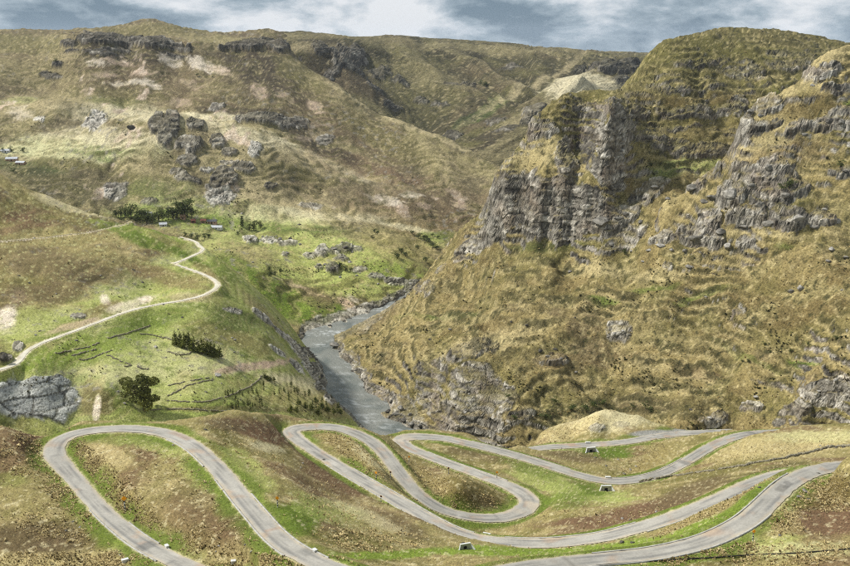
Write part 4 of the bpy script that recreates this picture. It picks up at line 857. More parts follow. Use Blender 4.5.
for _k, _L in LAYERS.items():
    _f = grid_faces(*_L['x'].shape)
    o = mesh_np(_k, np.stack([_L['x'], _L['y'], _L['z']], -1), _f, MAT[_k], _L['col'], smooth=True, flat=_L['rock'].ravel()[_f[:, 0]] > 0.45)
    tag(o, LAB[_k][0], LAB[_k][1], kind='structure')

# ------------------------------------------------------------------ river
def river():
    A = resample(catmull([pt(a, b, z=0) for a, b in RIV_L], 6), 2.0)
    B = resample(catmull([pt(a, b, z=0) for a, b in RIV_R], 6), 2.0)
    n = 420
    ta, tb = np.linspace(0, 1, len(A)), np.linspace(0, 1, len(B))
    # pair the banks at their traced points
    ia = np.cumsum([0] + [1] * (len(RIV_L) - 1)) / (len(RIV_L) - 1)
    PA = catmull([pt(a, b, z=0) for a, b in RIV_L], 18); PB = catmull([pt(a, b, z=0) for a, b in RIV_R], 18)
    k = 41
    s = np.linspace(-0.35, 1.35, k)
    co = PA[:, None] * (1 - s)[None, :, None] + PB[:, None] * s[None, :, None]
    x, y = co[..., 0], co[..., 1]
    z = 0.25 + fbm2(x / 7, y / 7, 3, 7) * 0.10 + fbm2(x / 2.0, y / 2.0, 2, 8) * 0.05
    q = co.copy(); q[..., 2] = z
    # broken white water in the rapids
    wv = sstep(0.22, 0.6, fbm2(x / 14, y / 5, 4, 17) + 0.45 * fbm2(x / 2.5, y / 2.5, 3, 19))
    ppx, ppy = proj(x, y, z)
    hot = np.zeros(x.shape)
    for a, b, ra, rb in ((330, 333, 22, 3.5), (333, 373, 9, 3), (352, 402, 10, 5), (345, 345, 10, 3), (340, 382, 8, 2), (365, 420, 14, 4), (385, 308, 12, 4), (320, 345, 10, 3)):
        hot = np.maximum(hot, 1 - sstep(0.4, 1.2, ell(ppx, ppy, a, b, ra, rb)))
    foam = np.clip(wv * 0.45 + hot * sstep(-0.1, 0.4, fbm2(x / 3, y / 3, 3, 18)) * 0.8, 0, 1)
    c = np.broadcast_to(srgb(136, 138, 130, AG), x.shape + (3,)).copy()
    c = mixc(c, srgb(110, 116, 111, AG), sstep(0, .5, fbm2(x / 20, y / 20, 3, 12)))
    c = mixc(c, srgb(205, 208, 205, AG), foam)
    m, nt, b = new_mat('river_water')
    at = nt.nodes.new('ShaderNodeAttribute'); at.attribute_name = 'Col'
    nt.links.new(at.outputs['Color'], b.inputs['Base Color'])
    b.inputs['Roughness'].default_value = 0.24
    b.inputs['Specular IOR Level'].default_value = 0.5
    b.inputs['IOR'].default_value = 1.33
    ge = nt.nodes.new('ShaderNodeNewGeometry')
    bump_node(nt, b, noise_node(nt, ge.outputs['Position'], 0.45, 5, 0.7), 1.0, 0.9)
    o = mesh_np('river', q, grid_faces(*x.shape), m, c, smooth=True)
    tag(o, 'grey green river winding through the canyon with pale rapids', 'river', kind='structure')
river()

# ------------------------------------------------------------------ roads
def road_mat(name, base, dust, track):
    m, nt, b = new_mat(name)
    at = nt.nodes.new('ShaderNodeAttribute'); at.attribute_name = 'Col'
    ge = nt.nodes.new('ShaderNodeNewGeometry')
    f = noise_node(nt, ge.outputs['Position'], 2.2, 5, 0.7)
    g = noise_node(nt, ge.outputs['Position'], 0.22, 4, 0.6)
    v = mul_node(nt, ramp_node(nt, f, [(0.3, 0.86), (0.7, 1.12)]), ramp_node(nt, g, [(0.3, 0.86), (0.7, 1.14)]))
    nt.links.new(mul_node(nt, at.outputs['Color'], v), b.inputs['Base Color'])
    bump_node(nt, b, f, 0.25, 0.05)
    return m
M_ASPH = road_mat('worn_asphalt', 0, 0, 0)
M_DIRT = road_mat('pale_dirt', 0, 0, 0)
M_CONC, _nt, _b = new_mat('pale_concrete')
_g = _nt.nodes.new('ShaderNodeNewGeometry')
_nt.links.new(ramp_node(_nt, noise_node(_nt, _g.outputs['Position'], 1.3, 5, 0.7), [(0.3, srgb(150, 148, 140, AG)), (0.7, srgb(205, 202, 192, AG))]), _b.inputs['Base Color'])
def frame(P):
    t = np.gradient(P[:, :2], axis=0); t /= np.linalg.norm(t, axis=1)[:, None] + 1e-9
    return np.stack([-t[:, 1], t[:, 0]], -1)
def build_road(P, name, label, mat, asphalt=True):
    n = frame(P)
    L_ = np.arange(len(P)) * 0.9
    k = 13
    s = np.linspace(-1, 1, k)
    edge = 1 + 0.10 * perlin2(L_[:, None] / 1.7 + 40 * np.sign(s)[None], np.zeros((len(P), k)) + 0.5, 3) * (np.abs(s) > 0.99)
    off = s[None] * P[:, 3:4] / 2 * edge
    x = P[:, 0:1] + n[:, 0:1] * off; y = P[:, 1:2] + n[:, 1:2] * off
    z = P[:, 2:3] + 0.04 + (1 - s[None] ** 2) * (0.05 if asphalt else 0.02) + 0 * x
    d1 = fbm2(x / 5, y / 5, 4, 101); d2 = fbm2(L_[:, None] / 9 + 0 * x, off / 1.6, 3, 103)
    if asphalt:
        c = np.broadcast_to(srgb(172, 168, 158, AG), x.shape + (3,)).copy()
        lane = np.exp(-((np.abs(s) - 0.45) / 0.16) ** 2)[None] + 0 * x
        c = mixc(c, srgb(116, 115, 112, AG), 0.8 * lane * sstep(-0.5, 0.4, d2))
        c = mixc(c, srgb(118, 116, 112, AG), 0.5 * np.exp(-(s / 0.12) ** 2)[None] * sstep(-0.2, 0.4, d2))
        c = mixc(c, srgb(186, 174, 152, AG), sstep(0.62, 1.0, np.abs(s)[None] + d1 * 0.35) * 0.85)
        c = mixc(c, srgb(176, 150, 126, AG), 0.5 * sstep(0.25, 0.6, d1))
        pr = random.Random(len(P))
        for _ in range(len(P) // 16):        # repair patches, cracks across the lane
            i0 = pr.randrange(len(P)); n0 = pr.choice((1, 1, 3, 5, 8)); s0 = pr.choice((-1, -.5, 0)); s1 = s0 + pr.choice((.5, 1, 2))
            m_ = np.zeros(x.shape); m_[i0:i0 + n0] = ((s > s0) & (s < s1))[None]
            c = mixc(c, srgb(*pr.choice(((104, 103, 100), (118, 114, 106), (190, 186, 176), (170, 140, 116))), AG), m_ * pr.uniform(.25, .6))
        bend = sstep(5.0, 5.8, P[:, 3:4]) + 0 * x
        c = mixc(c, srgb(196, 182, 160, AG), bend * sstep(-0.4, 0.3, d1) * 0.7)
    else:
        c = np.broadcast_to(srgb(214, 208, 190, AG) if name != 'hill_path' else srgb(172, 160, 120, AG), x.shape + (3,)).copy()
        c = mixc(c, srgb(180, 168, 138, AG), sstep(-0.1, 0.5, d2) * 0.6)
        c = mixc(c, 'pasture', 0.25 * np.exp(-(s / 0.18) ** 2)[None] * sstep(-0.1, 0.5, d1))
    o = mesh_np(name, np.stack([x, y, z], -1), grid_faces(*x.shape), mat, c, smooth=True)
    tag(o, label, 'road' if asphalt else 'dirt road', kind='structure')
    return o
def kerb(P, side, i0, i1, parent):
    """low concrete edge strip along one side of the road"""
    P = P[i0:i1]
    n = frame(P)
    w0, w1 = P[:, 3] / 2 + 0.02, P[:, 3] / 2 + 0.30
    prof = [(w0, 0.02), (w0, 0.13), (w1, 0.13), (w1, -0.25)]
    co = np.stack([np.column_stack([P[:, 0] + side * n[:, 0] * w, P[:, 1] + side * n[:, 1] * w, P[:, 2] + h]) for w, h in prof], 1)
    mesh_np('kerb', co, grid_faces(len(P), 4), M_CONC, parent=parent)
def pxidx(P, px, py):
    a, b = proj(P[:, 0], P[:, 1], P[:, 2])
    return int(np.argmin((a - px) ** 2 + (b - py) ** 2))
ro = build_road(RW['loop'], 'asphalt_road', 'worn grey asphalt road rounding the broad hairpin beside the rock slab', M_ASPH)
P_ = RW['loop']
for side, a, b in ((-1, (760, 508), (560, 563)), (1, (800, 476), (600, 560)), (-1, (225, 477), (300, 553)), (1, (240, 497), (320, 564)), (1, (97, 505), (165, 556)), (-1, (118, 525), (150, 548)), (-1, (175, 436), (215, 466))):
    i, j = sorted((pxidx(P_, *a), pxidx(P_, *b)))
    kerb(P_, side, i, j, ro)
rm = build_road(RW['mid'], 'asphalt_road', 'grey asphalt road zigzagging through two hairpins above the river', M_ASPH)
P_ = RW['mid']
for side, a, b in ((1, (330, 460), (420, 515)), (-1, (345, 470), (470, 538)), (1, (740, 490), (640, 527)), (-1, (500, 485), (420, 453)), (1, (470, 445), (570, 472)), (-1, (640, 528), (500, 542)), (1, (610, 481), (690, 460))):
    i, j = sorted((pxidx(P_, *a), pxidx(P_, *b)))
    kerb(P_, side, i, j, rm)
build_road(RW['far'], 'asphalt_road', 'grey asphalt road skirting the pale grassy mound', M_ASPH)
build_road(RW['dirt'], 'dirt_road', 'pale dirt road climbing across the green terrace hillside', M_DIRT, False)
build_road(RW['dirt_up'], 'dirt_road', 'short pale bend of dirt road below the village trees', M_DIRT, False)
build_road(RW['path'], 'hill_path', 'faint pale track crossing the brown ploughed slope', M_DIRT, False)

# ------------------------------------------------------------------ things: placed on the ground they stand on
for _L in LAYERS.values():
    _L['fx'], _L['fy'] = proj(_L['x'], _L['y'], _L['z'])
LONG = dict(A='road_hillside', B='terrace_hillside', C='canyon_mountain', F='rocky_spur', D='rolling_hills', E='far_hills')
def ground(k, px, py):
    """point of the layer seen at a picture point, and its distance"""
    L = LAYERS[LONG[k]]
    d = np.abs(L['fx'] - px) + np.abs(L['fy'] - py) + 0.01 * L['y'] * (k != 'E')
    i = np.unravel_index(np.argmin(d), d.shape)
    p = np.array([L['x'][i], L['y'][i], L['z'][i]])
    dist = p[1] * CP - (p[2] - CAMZ) * SP
    return p, dist
def height_at(k, x, y):
    """height of a layer below a world point"""
    L = LAYERS[LONG[k]]
    i = np.unravel_index(np.argmin((L['x'] - x) ** 2 + (L['y'] - y) ** 2), L['x'].shape)
    return float(L['z'][i])
def empty(name, loc, rz=0.0, s=1.0):
    o = bpy.data.objects.new(name, None)
    o.empty_display_size = 0.3
    o.location = loc; o.rotation_euler = (0, 0, rz); o.scale = (s, s, s)
    return link(o)
def copy_tree(o, parent=None):
    c = o.copy(); scene.collection.objects.link(c)
    c.parent = parent
    for ch in list(o.children):
        copy_tree(ch, c)
    return c
class MB:
    def __init__(self):
        self.v, self.f = [], []
    def add(self, v, f):
        n = len(self.v); self.v += [tuple(p) for p in v]; self.f += [tuple(i + n for i in q) for q in f]
    def box(self, x0, x1, y0, y1, z0, z1, top=None):
        t = top or (x0, x1, y0, y1)
        self.add([(x0, y0, z0), (x1, y0, z0), (x1, y1, z0), (x0, y1, z0), (t[0], t[2], z1), (t[1], t[2], z1), (t[1], t[3], z1), (t[0], t[3], z1)],
                 [(3, 2, 1, 0), (4, 5, 6, 7), (0, 1, 5, 4), (1, 2, 6, 5), (2, 3, 7, 6), (3, 0, 4, 7)])
    def tube(self, pts, rad, n=8, cap=True):
        pts = [Vector(p) for p in pts]
        rings = []
        for i, p in enumerate(pts):
            t = (pts[min(i + 1, len(pts) - 1)] - pts[max(i - 1, 0)]).normalized()
            a = t.orthogonal().normalized(); b = t.cross(a)
            r = rad[i] if isinstance(rad, (list, tuple)) else rad
            rings.append([p + (a * math.cos(k * 2 * math.pi / n) + b * math.sin(k * 2 * math.pi / n)) * r for k in range(n)])
        v = [q for ring in rings for q in ring]
        f = [(i * n + k, i * n + (k + 1) % n, (i + 1) * n + (k + 1) % n, (i + 1) * n + k) for i in range(len(pts) - 1) for k in range(n)]
        if cap:
            f += [tuple(range(n - 1, -1, -1)), tuple(range((len(pts) - 1) * n, len(pts) * n))]
        self.add(v, f)
    def build(self, name, mat, parent=None, smooth=False, bevel=0.0):
        me = bpy.data.meshes.new(name)
        me.from_pydata(self.v, [], self.f)
        if bevel:
            bm = bmesh.new(); bm.from_mesh(me)
            bmesh.ops.bevel(bm, geom=list(bm.edges), offset=bevel, segments=1, affect='EDGES')
            bm.to_mesh(me); bm.free()
        me.materials.append(mat)
        if smooth:
            me.polygons.foreach_set('use_smooth', np.ones(len(me.polygons), bool))
        me.update()
        return link(bpy.data.objects.new(name, me), parent)
def plain(name, c0, c1, scale=1.5, rough=0.85, bump=0.2):
    m, nt, b = new_mat(name)
    tcn = nt.nodes.new('ShaderNodeTexCoord')
    f = noise_node(nt, tcn.outputs['Object'], scale, 4, 0.65)
    nt.links.new(ramp_node(nt, f, [(0.32, c0), (0.68, c1)]), b.inputs['Base Color'])
    b.inputs['Roughness'].default_value = rough
    if bump:
        bump_node(nt, b, f, bump, 0.06)
    return m
M_WHITE = plain('white_paint', srgb(206, 206, 202, AG), srgb(236, 236, 232, AG), 3)
M_BLACK = plain('black_paint', srgb(24, 24, 26), srgb(44, 44, 46), 3)
M_ORANGE = plain('orange_panel', srgb(232, 150, 30), srgb(250, 172, 40), 3, 0.6, 0)
M_STONE = plain('dark_stone', srgb(108, 102, 84, AG), srgb(170, 162, 138, AG), 1.3)
M_HOLE = plain('dark_opening', srgb(26, 26, 26), srgb(36, 36, 34), 1)
M_BARK = plain('bark', srgb(70, 60, 48, AG), srgb(104, 92, 76, AG), 3)
M_REDROOF = plain('red_roof', srgb(134, 88, 76, AG), srgb(160, 108, 92, AG), 1)
M_TIN = plain('tin_roof', srgb(176, 180, 184, AG), srgb(216, 218, 220, AG), 1, 0.5)
M_DARKROOF = plain('dark_roof', srgb(72, 74, 78, AG), srgb(100, 102, 104, AG), 1)
M_ADOBE = plain('adobe', srgb(172, 140, 112, AG), srgb(202, 172, 146, AG), 1)
M_BOULDER = plain('boulder_rock', srgb(78, 76, 70, AG), srgb(160, 155, 144, AG), 2.2, 0.95, 0.6)
M_BOULDER_LT = plain('pale_boulder_rock', srgb(104, 101, 94, AG), srgb(196, 191, 180, AG), 2.2, 0.95, 0.5)
M_BOULDER_DK = plain('dark_boulder_rock', srgb(54, 52, 48, AG), srgb(112, 107, 98, AG), 2.2, 0.95, 0.6)
def leaf_material(name):
    m, nt, b = new_mat(name)
    at = nt.nodes.new('ShaderNodeAttribute'); at.attribute_name = 'Col'
    nt.links.new(at.outputs['Color'], b.inputs['Base Color'])
    b.inputs['Roughness'].default_value = 0.75
    tr = nt.nodes.new('ShaderNodeBsdfTranslucent')
    nt.links.new(at.outputs['Color'], tr.inputs[0])
    mx = nt.nodes.new('ShaderNodeMixShader'); mx.inputs[0].default_value = 0.25
    nt.links.new(b.outputs[0], mx.inputs[1]); nt.links.new(tr.outputs[0], mx.inputs[2])
    nt.links.new(mx.outputs[0], [n for n in nt.nodes if n.type == 'OUTPUT_MATERIAL'][0].inputs[0])
    return m
M_LEAF = leaf_material('foliage')
def grass_material(name):
    """thin blades scatter light between them: shade them mostly like the ground they cover"""
    m = leaf_material(name)
    nt = m.node_tree
    ge = nt.nodes.new('ShaderNodeNewGeometry')
    vm = nt.nodes.new('ShaderNodeVectorMath'); vm.operation = 'MULTIPLY_ADD'
    vm.inputs[1].default_value = (0.35, 0.35, 0.35); vm.inputs[2].default_value = (0, 0, 0.9)
    nm = nt.nodes.new('ShaderNodeVectorMath'); nm.operation = 'NORMALIZE'
    nt.links.new(ge.outputs['Normal'], vm.inputs[0]); nt.links.new(vm.outputs[0], nm.inputs[0])
    for n in nt.nodes:
        if n.type in ('BSDF_PRINCIPLED', 'BSDF_TRANSLUCENT'):
            nt.links.new(nm.outputs[0], n.inputs['Normal'])
    return m
M_GRASS = grass_material('dry_grass')

# ---- boulders
def rock_mesh(seed, sub=2, name='boulder'):
    bm = bmesh.new()
    bmesh.ops.create_icosphere(bm, subdivisions=sub, radius=1.0)
    rg = np.random.default_rng(seed)
    pl = rg.normal(size=(16, 3)); pl /= np.linalg.norm(pl, axis=1)[:, None]
    pd = rg.uniform(0.5, 0.85, 16)
    sc = rg.uniform(0.75, 1.25, 3) * np.array([1.1, 1.0, 0.85])
    for v in bm.verts:
        p = np.array(v.co)
        for q, d in zip(pl, pd):        # chop flat faces
            t = p @ q - d
            if t > 0:
                p = p - q * t * 0.97
        p = p * (1 + 0.05 * math.sin(7 * p[0] + seed) * math.cos(6 * p[1] - seed)) * sc
        v.co = p
    me = bpy.data.meshes.new(name)
    bm.to_mesh(me); bm.free()
    return me
ROCKS = {}
for tn, mt in (('', M_BOULDER), ('lt', M_BOULDER_LT), ('dk', M_BOULDER_DK)):
    ROCKS[tn] = []
    for sd_ in range(6):
        me = rock_mesh(sd_ * 3 + len(tn)); me.materials.append(mt); ROCKS[tn].append(me)
def boulder(k, px, py, w, label, group, tn='', asp=0.7):
    p, dist = ground(k, px, py)
    r = w * dist / FPX / 2 * 0.85
    o = bpy.data.objects.new('boulder', random.choice(ROCKS[tn]))
    o.location = (p[0], p[1] + r * 0.3, p[2] + r * asp * 0.22)
    o.scale = (r, r * random.uniform(0.8, 1.1), r * asp * random.uniform(0.9, 1.1))
    o.rotation_euler = (random.uniform(-.2, .2), random.uniform(-.2, .2), random.uniform(0, 6.28))
    link(o)
    tag(o, label, 'boulder', group)
    return o
# one of a kind
boulder('C', 801, 290, 13, 'lone pale split boulder on the golden slope with a brown hollow below it', None, 'lt', .9)
boulder('C', 791, 293, 10, 'lower grey boulder leaning against the lone pale split boulder', None, '', .8)
boulder('B', 155.5, 347, 7, 'white boulder on the green terrace beside the row of dark conifers', None, 'lt', .8)
boulder('B', 217, 375, 11, 'long pale flat boulder at the end of the reddish soil strip', None, 'lt', .4)
boulder('B', 234, 340, 5, 'small tan boulder on the pasture past the dark conifers', None, 'lt', .7)
boulder('B', 4, 361, 12, 'big dark boulder where the dirt road rounds the corner', None, 'dk', 1.0)
boulder('C', 345, 371, 14, 'large rounded grey boulder standing at the water edge', None, '', .8)
boulder('C', 336, 346, 16, 'long low grey boulder at the bend of the river', None, '', .5)
boulder('A', 205, 430, 5, 'dark boulder in the grass above the broad asphalt hairpin', None, 'dk', .9)
boulder('A', 622, 543, 8, 'dark grey boulder in the strip between the two asphalt roads', None, 'dk', .8)
boulder('A', 632, 543, 6, 'small dark boulder beside the larger one between the asphalt roads', None, 'dk', .7)
boulder('A', 618, 460, 4, 'white boulder in the green hollow above the culvert', None, 'lt', .7)
boulder('A', 656, 512, 5, 'pale boulder on the edge of the reddish soil slope', None, 'lt', .6)
boulder('D', 248, 240, 12, 'big pale boulder beside the small dark trees in the valley', None, 'lt', .7)
boulder('D', 242, 214, 6, 'pale boulder in the meadow behind the small dark trees', None, 'lt', .7)
boulder('D', 132, 129, 13, 'solitary dark rock lump on the pale green slope', None, 'dk', .8)
boulder('D', 299, 225, 6, 'small dark boulder alone on the smooth valley meadow', None, 'dk', .6)
GB = [('F', 'weathered boulder among the crags of the rocky spur', 'crag boulders', [(733, 196, 20, 'lt'), (713, 198, 14, ''), (693, 190, 15, ''), (705, 203, 12, ''), (698, 240, 22, ''), (721, 233, 14, ''), (744, 226, 16, ''), (728, 247, 16, 'lt'), (770, 225, 20, ''), (800, 220, 18, 'lt'), (760, 207, 14, ''), (785, 196, 16, ''), (815, 226, 14, ''), (838, 222, 12, 'lt'), (752, 186, 14, ''), (770, 170, 14, ''), (815, 128, 13, ''), (830, 122, 12, 'dk'), (842, 126, 11, ''), (805, 136, 10, ''), (822, 80, 10, 'lt'), (812, 86, 8, 'lt'), (750, 112, 9, ''), (760, 116, 8, ''), (847, 172, 10, 'dk'), (826, 210, 9, 'lt')]),
      ('C', 'boulder lying in the talus below the crags', 'talus boulders', [(660, 246, 13, 'lt'), (650, 251, 9, 'lt'), (672, 250, 8, 'lt'), (685, 252, 9, ''), (640, 236, 9, ''), (628, 215, 12, ''), (602, 224, 24, ''), (618, 219, 12, ''), (655, 188, 11, 'lt'), (645, 198, 9, ''), (669, 200, 9, ''), (690, 268, 13, ''), (712, 262, 9, ''), (735, 264, 9, ''), (832, 250, 12, 'lt'), (846, 258, 10, 'lt'), (828, 262, 9, ''), (612, 246, 9, ''), (585, 262, 8, ''), (640, 222, 8, ''), (668, 222, 8, 'lt'), (600, 206, 9, ''), (680, 232, 10, ''), (632, 252, 7, 'lt'), (642, 262, 6, 'lt'), (570, 272, 7, ''), (735, 240, 8, ''), (706, 226, 9, '')]),
      ('C', 'rock scattered on the terraced golden slope', 'slope rocks', [(615, 334, 7, 'lt'), (624, 331, 6, 'lt'), (608, 338, 5, 'lt'), (630, 336, 5, ''), (741, 308, 6, ''), (706, 298, 4, 'lt'), (842, 290, 5, 'lt'), (576, 373, 6, ''), (556, 350, 9, 'dk'), (548, 357, 7, 'lt'), (561, 359, 6, 'lt'), (540, 352, 7, 'dk'), (497, 380, 5, 'lt'), (508, 389, 6, 'lt'), (465, 412, 8, 'lt'), (456, 405, 6, 'lt'), (470, 395, 5, 'lt'), (744, 404, 8, 'lt'), (757, 398, 9, 'lt'), (710, 418, 8, 'lt'), (836, 382, 10, 'lt'), (820, 392, 8, 'lt'), (806, 398, 7, 'lt'), (575, 318, 4, 'dk'), (527, 325, 6, 'dk'), (512, 322, 4, 'dk'), (450, 330, 4, ''), (430, 340, 5, 'dk'), (690, 410, 5, 'dk')]),
      ('C', 'boulder on the river bank under the golden slope', 'river bank boulders', [(352, 372, 7, 'dk'), (358, 382, 7, ''), (364, 390, 8, 'dk'), (340, 352, 7, ''), (368, 397, 8, ''), (375, 404, 9, 'dk'), (382, 408, 9, ''), (388, 413, 10, 'dk'), (396, 415, 11, ''), (404, 421, 11, 'dk'), (412, 424, 10, ''), (400, 409, 9, 'lt'), (410, 416, 8, ''), (392, 403, 8, 'dk'), (420, 426, 9, ''), (362, 380, 6, 'dk'), (348, 363, 6, 'dk'), (386, 402, 7, ''), (396, 300, 5, ''), (404, 298, 6, 'dk'), (388, 306, 5, ''), (409, 295, 5, 'dk')]),
      ('B', 'bank boulder at the foot of the terraced pasture', 'near bank boulders', [(312, 354, 6, ''), (316, 360, 7, 'dk'), (320, 367, 7, ''), (322, 376, 6, 'dk'), (318, 384, 7, 'lt'), (322, 390, 8, 'lt'), (308, 349, 6, 'dk'), (304, 356, 6, ''), (310, 366, 6, ''), (326, 396, 6, 'dk'), (314, 374, 6, '')]),
      ('D', 'stone on the bank below the green slope across the river', 'far bank boulders', [(302, 335, 6, 'dk'), (309, 332, 6, ''), (316, 330, 6, 'dk'), (323, 328, 6, ''), (330, 326, 6, 'dk'), (337, 324, 6, ''), (344, 321, 6, 'dk'), (350, 319, 6, 'dk'), (358, 315, 5, 'lt'), (366, 312, 5, 'lt'), (375, 307, 6, ''), (384, 303, 5, ''), (392, 299, 6, 'lt'), (399, 296, 6, 'lt'), (405, 292, 6, 'lt'), (411, 289, 5, '')]),
      ('D', 'rock lying in the boulder field on the valley meadow', 'valley boulder field', [(322, 250, 9, 'lt'), (334, 250, 8, ''), (345, 248, 9, 'dk'), (352, 252, 7, ''), (333, 270, 10, 'dk'), (325, 265, 7, ''), (341, 258, 7, ''), (318, 265, 6, 'lt'), (287, 253, 6, ''), (309, 254, 6, ''), (262, 237, 5, 'lt'), (270, 240, 6, 'lt'), (280, 240, 6, ''), (290, 239, 6, 'dk'), (276, 236, 5, 'lt'), (371, 274, 5, 'lt'), (385, 278, 6, 'lt'), (356, 276, 5, 'lt'), (398, 282, 5, ''), (364, 262, 5, ''), (340, 278, 5, 'lt'), (410, 284, 7, 'lt'), (300, 245, 5, ''), (350, 262, 6, 'lt'), (378, 284, 5, 'lt'), (252, 262, 4, 'lt')]),
      ('B', 'stone on the brown slope above the dirt road', 'stones above the dirt road', [(30, 283, 4, 'dk'), (133, 270, 4, 'dk'), (100, 276, 4, 'lt'), (56, 294, 3, 'lt'), (40, 331, 4, 'dk'), (36, 335, 5, 'lt'), (142, 283, 4, 'dk'), (80, 310, 4, 'lt'), (182, 317, 4, 'dk'), (164, 305, 4, ''), (34, 239, 4, 'lt'), (112, 262, 3, 'dk'), (18, 276, 4, 'dk')]),
      ('B', 'fieldstone scattered on the green terrace pasture', 'fieldstones', [(150, 343, 4, ''), (130, 340, 3, 'lt'), (76, 341, 5, ''), (225, 330, 3, ''), (232, 338, 4, 'lt'), (166, 358, 3, ''), (190, 366, 3, ''), (206, 392, 4, ''), (222, 384, 3, ''), (234, 353, 4, ''), (120, 350, 3, ''), (240, 400, 3, ''), (88, 352, 3, 'lt'), (178, 330, 3, 'dk'), (130, 395, 4, 'lt'), (118, 392, 4, 'lt'), (124, 404, 5, 'lt'), (182, 383, 4, 'lt'), (212, 379, 3, ''), (180, 396, 3, 'lt')]),
      ('A', 'stone lying beside the asphalt road', 'roadside stones', [(760, 488, 5, 'dk'), (825, 472, 7, 'dk'), (818, 474, 6, ''), (806, 492, 8, ''), (800, 498, 7, ''), (808, 500, 6, 'dk'), (780, 536, 5, ''), (623, 519, 5, 'lt'), (631, 520, 4, ''), (820, 446, 4, 'lt'), (828, 446, 5, 'lt'), (836, 448, 6, 'dk'), (844, 448, 6, 'dk'), (630, 470, 4, ''), (636, 467, 4, 'lt'), (624, 474, 4, ''), (303, 464, 4, 'lt'), (300, 468, 3, 'lt'), (120, 556, 4, 'lt'), (80, 528, 4, 'lt'), (72, 522, 4, 'lt'), (66, 531, 4, ''), (219, 546, 5, 'lt'), (216, 552, 4, 'lt'), (245, 545, 4, ''), (250, 553, 4, 'lt'), (173, 446, 4, 'lt'), (324, 460, 5, 'dk'), (595, 458, 4, ''), (606, 466, 4, '')])]
for k, lab, grp, items in GB:
    for px, py, w, tn in items:
        tone_ = {'lt': 'pale', 'dk': 'dark', '': 'mid grey'}[tn]
        size_ = 'large' if w >= 13 else 'small' if w < 7 else 'medium'
        boulder(k, px, py, w, size_ + ' ' + tone_ + ' ' + lab, grp, tn, random.uniform(.6, .85))

# ---- marker signs: banded post with a diamond panel
def make_sign():
    root = empty('marker_sign', (0, 0, 0))
    n = 6
    m = MB(); m.tube([(0, 0, -0.3), (0, 0, 1.55)], 0.085, 10); post = m.build('post', M_WHITE, root)
    for i in range(3):
        b = MB(); b.tube([(0, 0, 0.28 + i * 0.48), (0, 0, 0.50 + i * 0.48)], 0.095, 10); b.build('band', M_BLACK, post)
    m = MB(); a = 0.36
    m.add([(0, -0.10, 1.45), (a, -0.10, 1.45 + a), (0, -0.10, 1.45 + 2 * a), (-a, -0.10, 1.45 + a), (0, -0.07, 1.45), (a, -0.07, 1.45 + a), (0, -0.07, 1.45 + 2 * a), (-a, -0.07, 1.45 + a)],
          [(0, 1, 2, 3), (7, 6, 5, 4), (0, 4, 5, 1), (1, 5, 6, 2), (2, 6, 7, 3), (3, 7, 4, 0)])
    pn = m.build('panel', M_ORANGE, root)
    b = MB(); c = 0.31
    b.add([(0, -0.062, 1.45 + a - c), (c, -0.062, 1.45 + a), (0, -0.062, 1.45 + a + c), (-c, -0.062, 1.45 + a), (0, -0.068, 1.45 + a - c), (c, -0.068, 1.45 + a), (0, -0.068, 1.45 + a + c), (-c, -0.068, 1.45 + a)],
          [(3, 2, 1, 0), (4, 5, 6, 7), (0, 1, 5, 4), (1, 2, 6, 5), (2, 3, 7, 6), (3, 0, 4, 7)])
    b.build('backing', M_BLACK, pn)
    return root
sign0 = make_sign(); used = False
for px, py, h, rz, lab in ((124.5, 511, 19, 0.2, 'orange diamond sign on banded post among tussocks inside the broad hairpin'), (278, 507, 14.5, -0.1, 'orange diamond sign on banded post beside the straight below the broad hairpin'), (497, 478.5, 9.5, 0.1, 'orange diamond sign on banded post inside the river side hairpin'),
                           (753, 541, 15, 0.25, 'orange diamond sign on banded post beside the wide road curve'), (376, 480, 11, -0.5, 'orange diamond sign on banded post on the tussock bank between hairpin arms'), (409.5, 463, 9, 0.4, 'orange diamond sign on banded post in the dip between the two hairpins'),
                           (381, 503, 10, math.pi - .3, 'marker sign showing its black back on the edge of the long straight'), (448, 474, 9, math.pi + .2, 'marker sign showing its black back above the river side hairpin'), (390, 478, 9, math.pi, 'marker sign showing its black back by the steep inner hairpin arm')):
    p, dist = ground('A', px, py)
    o = copy_tree(sign0) if used else sign0
    used = True
    s = h * dist / FPX / 2.5
    o.location = p; o.scale = (s, s, s); o.rotation_euler = (0, 0, rz)
    tag(o, lab, 'road sign', 'marker signs along the road')

